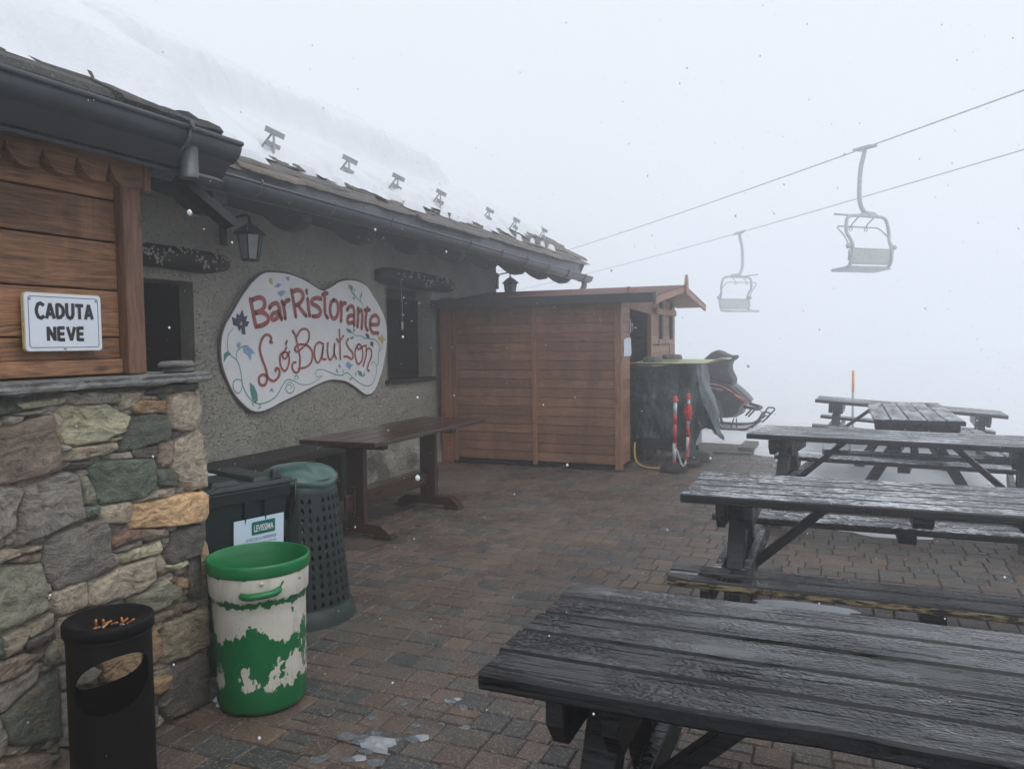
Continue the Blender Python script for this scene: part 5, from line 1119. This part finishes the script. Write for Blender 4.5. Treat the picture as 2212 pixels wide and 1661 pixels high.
mb = MB(); mb.box(-4.8, SXR-.04, 12.02, 12.06, .04, 2.05); mb.box(-4.75, -4.71, SY+.05, 12.0, .04, 2.0); mb.build('rear_wall', M['shed_x'], shed)
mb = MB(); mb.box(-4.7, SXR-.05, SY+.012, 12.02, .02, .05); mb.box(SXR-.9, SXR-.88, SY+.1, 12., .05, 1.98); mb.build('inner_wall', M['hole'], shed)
RY, RZ = 10.48, 2.275
mb = MB()
mb.add([(-4.76, 8.70, 2.055), (-1.93, 8.70, 2.055), (-1.93, RY, RZ), (-4.76, RY, RZ), (-1.93, 12.2, 2.075), (-4.76, 12.2, 2.075),
        (-4.76, 8.70, 2.035), (-1.93, 8.70, 2.035), (-1.93, RY, RZ-.02), (-4.76, RY, RZ-.02), (-1.93, 12.2, 2.055), (-4.76, 12.2, 2.055)],
       [(0,1,2,3), (3,2,4,5), (6,9,8,7), (9,11,10,8), (0,6,7,1), (1,7,8,2), (2,8,10,4), (4,10,11,5), (0,3,9,6), (3,5,11,9)], r=.5)
rf = mb.build('roof', M['roofred'], shed)
mb = MB(); mb.box(-4.78, -1.91, 8.655, 8.697, 1.975, 2.085); mb.build('eave_fascia', M['darkfascia'], rf, bevel=.006)
mb = MB(); mb.box(-1.935, -1.905, 8.60, 8.655, 1.97, 2.09); mb.build('fascia_end', M['metal_l'], rf)
for (ya, za, yb, zb) in ((8.70, 2.0, RY, RZ-.045), (12.22, 2.03, RY, RZ-.045)):
    mb = MB(); mb.bar((-1.945, ya, za), (-1.945, yb, zb), .028, .095); mb.build('barge_board', M['shed_y'], rf, bevel=.004)
mb = MB(); mb.prism([(10.41, 2.16), (10.55, 2.16), (10.55, 2.30), (10.52, 2.36), (10.48, 2.41), (10.44, 2.36), (10.41, 2.30)], lambda a, b: (-1.895, a, b), lambda a, b: (-1.928, a, b)); mb.build('finial', M['shed_z'], rf, bevel=.003)
mb = MB(); mb.add([(-2.37, 10.5, 2.24), (-1.95, 10.5, 2.24), (-1.95, 12.15, 2.035), (-2.37, 12.15, 2.035), (-2.37, 8.75, 2.01), (-1.95, 8.75, 2.01)], [(0,1,2,3), (4,5,1,0)], r=.4); mb.build('gable_soffit', M['shed_y'], rf)
mb = MB()
for y in (10.98, 11.68): mb.box(SXR, SXR+.035, y, y+.10, 1.56, 2.10)
mb.box(SXR+.036, SXR+.06, 10.58, 11.86, 1.90, 1.985); mb.build('door_battens', M['old_y'], shed)
mb = MB(); mb.box(SXR+.036, SXR+.062, 10.56, 11.88, 1.905, 1.98); mb.build('door_crossbar', M['shed_y'], shed)
mb = MB(); mb.box(SXR-.001, SXR+.004, 10.55, 11.65, 1.475, 1.487); mb.box(SXR-.001, SXR+.004, 11.64, 11.655, 1.28, 1.487); mb.build('hatch_gap', M['hole'], shed)
mb = MB(); mb.box(SXR+.004, SXR+.016, 10.92, 10.95, 1.46, 1.56); mb.box(SXR+.004, SXR+.016, 11.36, 11.39, 1.46, 1.56); mb.build('hinge', M['galv'], shed)
mb = MB(); mb.box(SXR-.002, SXR+.01, 9.27, 9.31, 1.64, 1.80); mb.tube([(SXR+.01, 9.33, 1.70), (SXR+.05, 9.33, 1.70), (SXR+.05, 9.40, 1.70)], .010, 6); mb.box(SXR+.0, SXR+.02, 9.32, 9.36, 1.67, 1.76); mb.build('door_lock', M['galv'], shed)
mb = MB(); mb.bar((SXR-.02, SY+.02, 1.985), (SXR-.02, 10.5, 1.93), .05, .07); mb.build('door_lintel', M['shed_y'], shed)
mb = MB(); V = []
for i in range(9):
    for j in range(7):
        y = 8.96+.30*i/8; zz_ = 1.36+.22*j/6-(.02 if i < 4 and j > 4 else 0)*(4-i)/4; V.append((SXR+.014+.006*fbm(i*.8, j*.8, 2)+.012*sstep(5, 8, i), y, zz_+.006*fbm(i, j, 1)))
mb.add(V, [(j+i*7, j+1+i*7, j+8+i*7, j+7+i*7) for i in range(8) for j in range(6)], r=.5, smooth=True)
tag(mb.build('paper_notice', M['white']), 'blank white sheet pinned beside the open shed door', 'notice')

n0_ = set(COL.objects)
# ================================================================ covered grill cart with tarpaulin
cart = tag(empty('grill_cart', (-2.0, 9.9, 0)), 'grey metal cart on low legs mostly hidden under the green tarpaulin', 'cart')
mb = MB(); mb.box(-2.33, -1.70, 9.55, 10.25, .18, .34); mb.box(-2.33, -1.68, 9.53, 9.56, .16, .20); mb.build('tray', M['cartm'], cart, bevel=.008)
for (x, y) in ((-2.30, 9.6), (-1.73, 9.6), (-2.30, 10.2), (-1.73, 10.2)):
    mb = MB(); mb.bar((x, y, .17), (x+.02, y, 0), .035, .035); mb.build('leg', M['cartm'], cart)
mb = MB(); mb.box(-1.70, -1.66, 9.56, 10.2, .20, .42); mb.build('side_panel', M['whitepl'], cart)
mb = MB(); mb.box(-2.32, -1.72, 9.6, 10.2, .34, 1.18); mb.build('grill_body', M['cartm'], cart, bevel=.01)
# the tarpaulin: draped grid following the cart, with folds
mb = MB(); NA, NB = 110, 34; V = []
def tarp_pt(u, v):
    # u along the cloth: left side, across the front, round the right side; v from top (0) to hem (1)
    fold = .030*math.sin(u*23+2*math.sin(u*9))*(.25+v)+.05*fbm(u*5, v*2.2, 3)*(.4+v)+.018*abs(fbm(u*9+v*1.5, v*4-u*3, 13))**.8-.01
    if u < .14: x = -2.36; y = 10.2-(u/.14)*.72; nx_, ny_ = -1, 0
    elif u < .68: t = (u-.14)/.54; x = -2.38+.72*t; y = 9.47; nx_, ny_ = 0, -1
    elif u < .75: t = (u-.68)/.07; x = -1.66+.05*math.sin(t*1.57); y = 9.47+.08*t; nx_, ny_ = .5, -.6
    else: t = (u-.75)/.25; x = -1.61; y = 9.55+.75*t; nx_, ny_ = 1, 0
    top = 1.235-.02*math.sin(u*7)
    hem = {0: .34, .14: .30, .28: .33, .42: .30, .50: .34, .60: .30, .66: .12, .70: .08, .73: .40, .78: .46, .86: .38, .93: .30, 1: .22}
    ks = sorted(hem)
    for a, b in zip(ks, ks[1:]):
        if a <= u <= b: h = hem[a]+(hem[b]-hem[a])*(u-a)/(b-a)
    z_ = top+(h-top)*v
    bul = .05*sstep(.25, .5, v)*(1-.5*v)+.0
    if u < .66: bul += .035*sstep(.38, .46, v)            # ledge where the load under it is wider
    sp = .20*sstep(.75, 1, u)*v+.04*v                      # the right corner hangs away
    o = fold+bul
    return (x+nx_*o+sp*(1 if u > .72 else .1), y+ny_*o-(.10*v if u > .75 else 0), z_)
for i in range(NA+1):
    for j in range(NB+1): V.append(tarp_pt(i/NA, j/NB))
F = [(i*(NB+1)+j, (i+1)*(NB+1)+j, (i+1)*(NB+1)+j+1, i*(NB+1)+j+1) for i in range(NA) for j in range(NB)]
mb.add(V, F, r=.5, smooth=True)
mb.add([(-2.36, 10.2, 1.236), (-2.38, 9.47, 1.236), (-1.64, 9.5, 1.236), (-1.60, 10.3, 1.236)], [(0,1,2,3)], r=.5)
tag(mb.build('tarpaulin', M['tarp']), 'dark green creased tarpaulin draped over the cart beside the shed door', 'tarpaulin')
# loose wing of the tarpaulin at the right
mb = MB(); V = []
for i in range(15):
    for j in range(25):
        u = i/14; v = j/24; x = -1.63+.02*v+(.30*v*u)-.03*(1-v); y = 9.75-.25*u+.05*math.sin(u*8+v*3)+.03*fbm(u*3, v*3, 6)
        z_ = 1.20-(.70+.28*u**2.0)*v-.0; V.append((x+.03*math.sin(v*5+u*3), y, z_))
mb.add(V, [(i*25+j, (i+1)*25+j, (i+1)*25+j+1, i*25+j+1) for i in range(14) for j in range(24)], r=.5, smooth=True)
tag(mb.build('tarpaulin_wing', M['tarp']), 'loose pointed flap of dark green tarpaulin hanging at the right end of the cart', 'tarpaulin')
mb = MB(); V = []; NX = 24
for k in (0, 1):
    for i in range(NX+1):
        for j in range(9):
            t = i/NX; s_ = j/8; x = -2.40+1.14*t-.04*s_; y = 9.25+1.05*s_+.10*t
            z_ = 1.262-.012*t+.07*sstep(.78, 1.0, t)*(.35+.65*(1-s_))-.015*math.sin(s_*3)+.02*s_
            V.append((x, y, z_+.012*k))
m_ = (NX+1)*9
F = [(i*9+j, i*9+j+1, (i+1)*9+j+1, (i+1)*9+j) for i in range(NX) for j in range(8)]; F += [tuple(m_+q for q in f) for f in F]
F += [(i*9, (i+1)*9, m_+(i+1)*9, m_+i*9) for i in range(NX)]+[(i*9+8, m_+i*9+8, m_+(i+1)*9+8, (i+1)*9+8) for i in range(NX)]+[(j, m_+j, m_+j+1, j+1) for j in range(8)]+[(NX*9+j, NX*9+j+1, m_+NX*9+j+1, m_+NX*9+j) for j in range(8)]
mb.add(V, F, r=.5, smooth=True); tag(mb.build('yellow_board', M['yboard']), 'pale yellow sheet with a curled end lying on the covered cart', 'board')
for (x, y, s_, lb) in ((-2.17, 9.55, .13, 'grey concrete block weighing down the yellow board, nearer of two'), (-2.02, 10.0, .14, 'grey concrete block weighing down the yellow board, farther of two, against the shed planks')):
    mb = MB(); n = 8; V = []
    for (k, zz_) in ((1, 0), (1.02, .035), (.86, .062), (.5, .066)):
        for i in range(n): a = R(22.5+45*i); V.append((x+s_*k*math.cos(a), y+s_*.8*k*math.sin(a), 1.272+zz_+(.02 if y > 9.8 else 0)))
    mb.add(V, [(q*n+i, q*n+(i+1)%n, (q+1)*n+(i+1)%n, (q+1)*n+i) for q in range(3) for i in range(n)]+[tuple(range(n)), tuple(3*n+i for i in range(n))]); tag(mb.build('concrete_block', M['cblock'], bevel=.006), lb, 'block')
for o_ in set(COL.objects)-n0_:
    if o_.parent is None: o_.location = Vector(o_.location)+Vector((-.04, .24, 0))
mb = MB(); mb.tube(catmull([(-2.36, 9.45, .28), (-2.34, 9.35, .16), (-2.28, 9.25, .06), (-2.15, 9.18, .02), (-1.98, 9.2, .016), (-1.85, 9.35, .015)], 5), .012, 8); tag(mb.build('yellow_hose', M['hose']), 'yellow hose curling out from under the tarpaulin onto the paving', 'hose')
mb = MB(); mb.box(-1.82, -1.52, 9.95, 10.2, 0, .12); tag(mb.build('kerb_block', M['cblock'], bevel=.01), 'grey stone block on the paving behind the chain posts', 'block')

# chain posts
def chain_post(x, y, label, sq):
    t = tag(empty('chain_post', (x, y, 0)), label, 'barrier post', 'red and white chain posts by the cart')
    mb = MB()
    if sq: mb.lathe([(.0,0),(.17,0),(.17,.05),(.15,.075),(.05,.085),(0,.085)], x, y, 8, smooth=False)
    else: mb.lathe([(.0,0),(.150,0),(.158,.012),(.158,.05),(.145,.075),(.06,.088),(.035,.10),(0,.10)], x, y, 36)
    mb.build('base', M['rubber'], t)
    z0 = .09; segs = [('redpl', .09, .13), ('whitepl', .13, .36), ('redpl', .36, .50), ('whitepl', .50, .62), ('redpl', .62, .70), ('whitepl', .70, .83)] if sq else [('redpl', .09, .12), ('whitepl', .12, .34), ('redpl', .34, .56), ('redpl', .56, .68), ('whitepl', .68, .83)]
    for (m, a, b) in segs:
        mb = MB(); mb.tube([(x+.018*(a), y, a), (x+.018*b, y, b)], .022, 16); mb.build('pole_band', M[m], t)
    mb = MB(); mb.lathe([(0,.895),(.024,.893),(.027,.85),(.040,.838),(.038,.83),(.0,.83)], x+.015, y, 20); mb.build('cap', M['redpl'], t)
chain_post(-1.805, 9.10, 'red and white chain post on a round black base, nearer the camera', False)
chain_post(-1.735, 9.56, 'red and white chain post with red tape bundled round it, behind the other post', True)
mb = MB(); V = []; n = 14
for j in range(9):
    for i in range(n):
        a = 2*math.pi*i/n; z_ = .56+.21*j/8; r_ = (.030+.022*math.sin(math.pi*j/8))*(1+.35*fbm(math.cos(a)*2, math.sin(a)*2, j*.7)); V.append((-1.722+r_*math.cos(a), 9.55+r_*math.sin(a), z_))
mb.add(V, [(j*n+i, j*n+(i+1)%n, (j+1)*n+(i+1)%n, (j+1)*n+i) for j in range(8) for i in range(n)], r=.5); tag(mb.build('tape_bundle', M['redpl']), 'crumpled red barrier tape wound round the farther chain post', 'tape')
def chain(pts, label, cols):
    P = catmull(pts, 8); acc = 0; last = Vector(P[0]); objs = MB(); k = 0; mbs = [MB(), MB()]
    for q in P[1:]:
        q = Vector(q); d = q-last
        while d.length > .03:
            u = d.normalized(); c = last+u*.015; s_ = u.cross(Vector((0, 1, .1))).normalized(); 
            if k % 2: s_ = u.cross(s_).normalized()
            mbs[cols(k)].tube([c+u*(.021*math.cos(a))+s_*(.010*math.sin(a)) for a in [2*math.pi*i/8 for i in range(8)]], .0038, 5, closed=True)
            last = last+u*.03; d = q-last; k += 1
    o = mbs[0].build('chain', M['redpl']); tag(o, label, 'chain')
    if mbs[1].v: mbs[1].build('white_links', M['whitepl'], o)
chain([(-1.79, 9.06, .36), (-1.76, 9.03, .28), (-1.72, 9.0, .18), (-1.69, 8.97, .11), (-1.66, 9.0, .10), (-1.665, 9.2, .22), (-1.68, 9.44, .36), (-1.71, 9.52, .46)], 'red and white plastic chain hanging slack between the two barrier posts', lambda k: 1 if 2 < k < 14 else 0)
mb = MB(); mb.tube([(-1.75, 9.52, .84), (-1.765, 9.50, .78), (-1.745, 9.50, .72), (-1.725, 9.51, .76), (-1.73, 9.52, .82)], .006, 6); tag(mb.build('cord_loop', M['iron']), 'black cord loop hooked over the top of the taped chain post', 'cord')

# ================================================================ snowmobile
SMY = 13.45
sm = tag(empty('snowmobile', (-1.8, SMY, 0)), 'black and orange snowmobile under a grey cover, parked in the snow behind the cart', 'snowmobile')
k_ = 1.03
def smp(y): return lambda a, b: (a*k_+.02, y, b*k_)
def extr(pts, y0, y1, name, m, inset=.0, par=None, bevel=.01, lev=5):
    mb = MB(); n = len(pts); cx = sum(p[0] for p in pts)/n; cy = sum(p[1] for p in pts)/n; V = []
    for j in range(lev+1):
        t = j/lev; y = y0+(y1-y0)*t; k = 1-inset*abs(2*t-1)**2.4
        for (a, b) in pts: V.append(((cx+(a-cx)*k)*k_+.02, y, (cy+(b-cy)*k)*k_))
    mb.add(V, [(j*n+i, j*n+(i+1)%n, (j+1)*n+(i+1)%n, (j+1)*n+i) for j in range(lev) for i in range(n)]+[tuple(range(n)), tuple(lev*n+i for i in range(n))], r=.5, smooth=False)
    return mb.build(name, M[m], par or sm, bevel=bevel)
extr([(-2.75,.55),(-2.30,.60),(-2.15,.84),(-1.98,.83),(-1.80,.83),(-1.68,.80),(-1.55,.70),(-1.44,.60),(-1.36,.50),(-1.42,.44),(-1.46,.40),(-1.50,.28),(-1.62,.21),(-1.78,.19),(-2.05,.205),(-2.20,.25),(-2.70,.28)], SMY-.10, SMY+.75, 'body', 'smblack', .16)
extr([(-2.75,.30),(-2.2,.26),(-2.2,.12),(-2.35,.03),(-3.1,.03),(-3.2,.2),(-3.0,.34)], SMY+.15, SMY+.53, 'track', 'rubber', .02)
extr([(-3.1,.55),(-2.5,.60),(-2.35,.8),(-2.6,.86),(-3.1,.80)], SMY+.15, SMY+.5, 'seat', 'fabric', .1)
extr([(-2.40,.80),(-2.30,1.02),(-2.12,1.20),(-2.02,1.29),(-1.93,1.325),(-1.86,1.31),(-1.78,1.265),(-1.70,1.235),(-1.62,1.24),(-1.60,1.215),(-1.64,1.17),(-1.69,1.14),(-1.715,1.06),(-1.71,.98),(-1.67,.90),(-1.635,.82),(-1.64,.745),(-1.69,.755),(-1.76,.765),(-1.86,.80),(-2.05,.84)], SMY-.02, SMY+.62, 'cover', 'fabric', .10, bevel=.02, lev=8)
mb = MB(); ribbon(mb, [(-2.10,.775),(-1.95,.772),(-1.82,.745),(-1.66,.66),(-1.56,.585),(-1.44,.52)], .016, smp(SMY-.112), taper=True); mb.build('side_stripe', M['whitepl'], sm)
mb = MB(); ribbon(mb, [(-1.93,.785),(-1.80,.735),(-1.66,.655),(-1.52,.575),(-1.41,.50)], .014, smp(SMY-.115), taper=True); ribbon(mb, [(-1.62,.60),(-1.50,.53),(-1.42,.49)], .014, smp(SMY-.1155), taper=True); ribbon(mb, [(-1.455,.44),(-1.44,.47),(-1.43,.49)], .02, smp(SMY-.1157)); mb.build('orange_stripe', M['orange'], sm)
mb = MB(); f3 = smp(SMY-.113); text_mesh('MOTO SERVICE', .040, lambda x, y: f3(-1.90+x-.12*y, .685+y-.22*x), mb, sx=.75, bold=.0006); mb.build('side_lettering', M['whitepl'], sm)
mb = MB(); 
for i in range(9): z_ = .50-.033*i; mb.tube([(-1.905+.016*i*.5+.035*math.cos(a), SMY-.14+.03*math.sin(a), z_+.012*math.cos(a)) for a in [2*math.pi*j/10 for j in range(10)]], .008, 5, closed=True)
mb.build('shock_spring', M['metal_l'], sm)
mb = MB(); mb.tube([(-1.93, SMY-.14, .56), (-1.83, SMY-.14, .12)], .022, 8); mb.tube([(-1.95, SMY-.05, .22), (-1.86, SMY-.16, .07)], .016, 6); mb.tube([(-1.66, SMY-.02, .22), (-1.69, SMY-.15, .08)], .012, 6); mb.tube([(-1.62, SMY, .22), (-1.60, SMY-.15, .09)], .010, 6); mb.build('front_strut', M['iron'], sm)
def ski(y, nm='ski'):
    mb = MB(); pts = [(-2.02,.085),(-1.96,.06),(-1.7,.045),(-1.48,.05),(-1.40,.06),(-1.30,.12),(-1.20,.19),(-1.18,.21)]
    for (a, b) in zip(pts, pts[1:]): mb.bar((a[0]*k_, y, a[1]), (b[0]*k_, y, b[1]), .15, .03)
    s_ = mb.build(nm, M['iron'], sm, bevel=.006)
    mb = MB(); mb.tube(catmull([(-1.36, y, .08), (-1.27, y, .19), (-1.19, y, .33), (-1.14, y, .345), (-1.09, y, .34), (-1.075, y, .31), (-1.13, y, .24), (-1.20, y, .18)], 5), .014, 8); mb.build('ski_loop', M['iron'], s_)
ski(SMY-.15); ski(SMY+.80)
mb = MB(); mb.tube(catmull([(-1.50, SMY-.02, .42), (-1.36, SMY-.03, .40), (-1.29, SMY+.1, .375), (-1.27, SMY+.33, .37), (-1.29, SMY+.55, .375), (-1.5, SMY+.68, .42)], 5), .028, 10); mb.tube([(-1.32, SMY-.0, .375), (-1.43, SMY, .25)], .016, 6); mb.tube([(-1.38, SMY-.02, .375), (-1.47, SMY, .27)], .016, 6); mb.build('bumper', M['iron'], sm)
mb = MB(); mb.tube([(-1.64, SMY-.05, .75), (-1.40, SMY-.10, .53), (-1.20, SMY-.14, .345)], .007, 5); mb.build('tie_rope', M['iron'], sm)
mb = MB(); ribbon(mb, [(-1.76,.545),(-1.68,.535)], .014, smp(SMY-.112)); ribbon(mb, [(-1.80,.46),(-1.805,.38)], .010, smp(SMY-.112)); mb.build('side_marking', M['metal_l'], sm)

# orange marker pole
mp = tag(empty('marker_pole', (.17, 13.6, 0)), 'thin snow marker pole with orange top, alone in the fog behind the tables', 'marker pole')
mb = MB(); mb.tube([(.17, 13.6, -.05), (.17, 13.6, .68)], .018, 8); mb.build('lower_pole', M['liftm'], mp)
mb = MB(); mb.tube([(.17, 13.6, .68), (.17, 13.6, 1.02)], .020, 8); mb.build('orange_top', M['poleo'], mp)

# ================================================================ chairlift
CD = Vector((-.741, .770, -.047)).normalized()
G1 = Vector((.364, 16.693, 5.195)); G2 = Vector((-2.831, 24.01, 4.682))
for (g_, lb, r_) in ((G1, 'upper chairlift cable, carrying the nearer chair', .013), (G2, 'lower chairlift cable, carrying the farther chair', .013)):
    P = []
    for i in range(61):
        s = -16+i*1.4; sag = .0010*s*s if s > 0 else .0006*s*s; P.append(g_+CD*s+Vector((0, 0, sag*.9)))
    mb = MB(); mb.tube(P, r_, 6); tag(mb.build('lift_cable', M['liftm']), lb, 'cable')
def chair(G0, rz, label):
    t = tag(empty('lift_chair', G0), label, 'chairlift chair', 'empty two-seat chairs on the chairlift')
    t.rotation_euler = (0, 0, 0)
    ca, sa = math.cos(rz), math.sin(rz)
    def q(x, y, z): x = x*.92; y = y*.92; z = z*.985; return (G0.x+x*ca-y*sa, G0.y+x*sa+y*ca, G0.z+z)   # x: across the chair, y: direction it faces
    T = lambda P, r_, n=8: MB().tube([q(*p) for p in P], r_, n)
    T([(0,-.32,-.03),(0,-.12,-.0),(0,.12,.0),(0,.32,.03)], [.02,.045,.05,.02]).build('grip', M['liftm'], t)
    T(catmull([(0,0,.03),(-.02,0,-.12),(-.10,0,-.40),(-.13,0,-.75),(-.12,0,-1.02),(-.05,0,-1.18),(.06,0,-1.26),(.16,0,-1.28)], 5), .042).build('hanger', M['liftm'], t)
    mb = MB(); mb.prism([(-.22,-1.33),(.40,-1.33),(.28,-1.24),(.02,-1.22)], lambda a, b: q(a, -.03, b), lambda a, b: q(a, .03, b)); mb.build('hanger_plate', M['liftm'], t)
    mb = MB()
    for s in (-1, 1):
        mb.tube([q(*p) for p in catmull([(.08,0,-1.32),(.08+s*.36,0,-1.32),(.08+s*.52,0,-1.37),(.08+s*.57,-.02,-1.52),(.08+s*.58,-.04,-1.66),(.08+s*.53,-.10,-1.80),(.08+s*.52,-.16,-1.95),(.08+s*.54,-.15,-2.15),(.08+s*.54,-.05,-2.32),(.08+s*.54,.35,-2.36)], 4)], .032, 8)
    mb.build('frame', M['liftm'], t)
    mb = MB(); mb.add([q(a, b, c) for a, b, c in ((-.48,-.17,-2.0),(.64,-.17,-2.0),(.64,-.12,-2.24),(-.48,-.12,-2.24),(-.48,-.135,-2.0),(.64,-.135,-2.0),(.64,-.085,-2.24),(-.48,-.085,-2.24))], [(0,1,2,3),(7,6,5,4),(0,4,5,1),(3,2,6,7),(0,3,7,4),(1,5,6,2)]); bk = mb.build('backrest', M['lifty'], t)
    mb = MB(); mb.tube([q(-.5,-.16,-1.98), q(.66,-.16,-1.98)], .018, 6); mb.tube([q(-.5,-.11,-2.26), q(.66,-.11,-2.26)], .018, 6); mb.build('backrest_rail', M['liftm'], bk)
    mb = MB()
    for P in ([(.05,-2.08),(.09,-2.06),(.12,-2.09),(.09,-2.12),(.05,-2.15)], [(.03,-2.15),(.13,-2.15)], [(.07,-2.08),(.10,-2.13)]): ribbon(mb, P, .012, lambda a, b: q(a, -.172-(b+2.0)*.2, b))
    mb.build('emblem', M['liftm'], bk)
    mb = MB(); mb.add([q(a, b, c) for a, b, c in ((-.48,-.10,-2.30),(.64,-.10,-2.30),(.64,.42,-2.33),(-.48,.42,-2.33),(-.48,-.10,-2.36),(.64,-.10,-2.36),(.64,.42,-2.39),(-.48,.42,-2.39))], [(0,1,2,3),(7,6,5,4),(0,4,5,1),(3,2,6,7),(0,3,7,4),(1,5,6,2)]); mb.build('seat', M['liftm'], t, bevel=.02)
    mb = MB()
    for s in (-1, 1): mb.tube([q(*p) for p in catmull([(.08+s*.60,-.14,-1.92),(.08+s*.60,.02,-1.70),(.08+s*.60,.18,-1.56),(.08+s*.54,.24,-1.50)], 4)], .014, 6)
    mb.tube([q(-.46,.24,-1.50), q(.62,.24,-1.50)], .016, 6)
    mb.build('safety_bar', M['liftm'], t)
    mb = MB()
    for x in (-.14, .28): mb.tube([q(x,-.02,-1.33), q(x+.03,.20,-1.44), q(x+.03,.26,-1.52)], .014, 6); mb.tube([q(x+.03+.045*math.cos(a), .25, -1.54+.035*math.sin(a)) for a in [2*math.pi*i/10 for i in range(10)]], .010, 5, closed=True)
    mb.tube([q(-.52,.30,-1.26), q(-.16,.1,-1.30)], .02, 6); mb.build('footrest', M['liftm'], t)
    mb = MB()
    for s in (-1, 1): mb.tube([q(.08+s*.60,-.17,-1.93), q(.08+s*.62,-.10,-1.93)], .05, 8); mb.tube([q(.08+s*.58,-.14,-2.0), q(.08+s*.56,-.1,-2.2)], .03, 6)
    mb.build('pivot', M['liftm'], t)
az = math.atan2(CD.y, CD.x)-math.pi/2
chair(G1, az, 'nearer and larger empty lift chair with yellowish backrest, under the upper cable')
chair(G2, az+math.pi, 'farther empty lift chair, faint in the fog above the shed roof corner')

# ================================================================ falling snow and fog
mb = MB(); rnd = random.Random(77)
ico = [(0,0,1),(.894,0,.447),(.276,.851,.447),(-.724,.526,.447),(-.724,-.526,.447),(.276,-.851,.447),(.724,.526,-.447),(-.276,.851,-.447),(-.894,0,-.447),(-.276,-.851,-.447),(.724,-.526,-.447),(0,0,-1)]
icf = [(0,1,2),(0,2,3),(0,3,4),(0,4,5),(0,5,1),(1,6,2),(2,7,3),(3,8,4),(4,9,5),(5,10,1),(6,7,2),(7,8,3),(8,9,4),(9,10,5),(10,6,1),(6,11,7),(7,11,8),(8,11,9),(9,11,10),(10,11,6)]
for i in range(4500):
    p = (rnd.uniform(-4.7, 3.5), rnd.uniform(.9, 9.5), rnd.uniform(.05, 4.2)); dd = math.hypot(p[0], p[1])
    if dd < 1.2 or (p[0] < -2.45 and p[1] < 2.7) or (p[1] > 8.6 and p[0] < -1.6): continue
    r_ = rnd.choice((.0012, .0016, .002, .0028)); 
    if rnd.random() < .02: r_ = rnd.choice((.005, .007, .009))
    mb.add([(p[0]+r_*a, p[1]+r_*b, p[2]+r_*c*1.3) for a, b, c in ico], icf, smooth=True)
tag(mb.build('falling_snow', M['snow']), kind='stuff')

hz = bpy.data.materials.new('fog'); hz.use_nodes = True; n_ = hz.node_tree; n_.nodes.clear()
ho = n_.nodes.new('ShaderNodeOutputMaterial'); hv = n_.nodes.new('ShaderNodeVolumePrincipled')
hv.inputs['Color'].default_value = (.97, .98, 1, 1); hv.inputs['Density'].default_value = .023; hv.inputs['Anisotropy'].default_value = .75
n_.links.new(hv.outputs[0], ho.inputs['Volume'])
mb = MB(); mb.box(-100, 100, -40, 160, -6, 9.5); hb = mb.build('haze', hz); tag(hb, kind='stuff'); hb.display_type = 'WIRE'
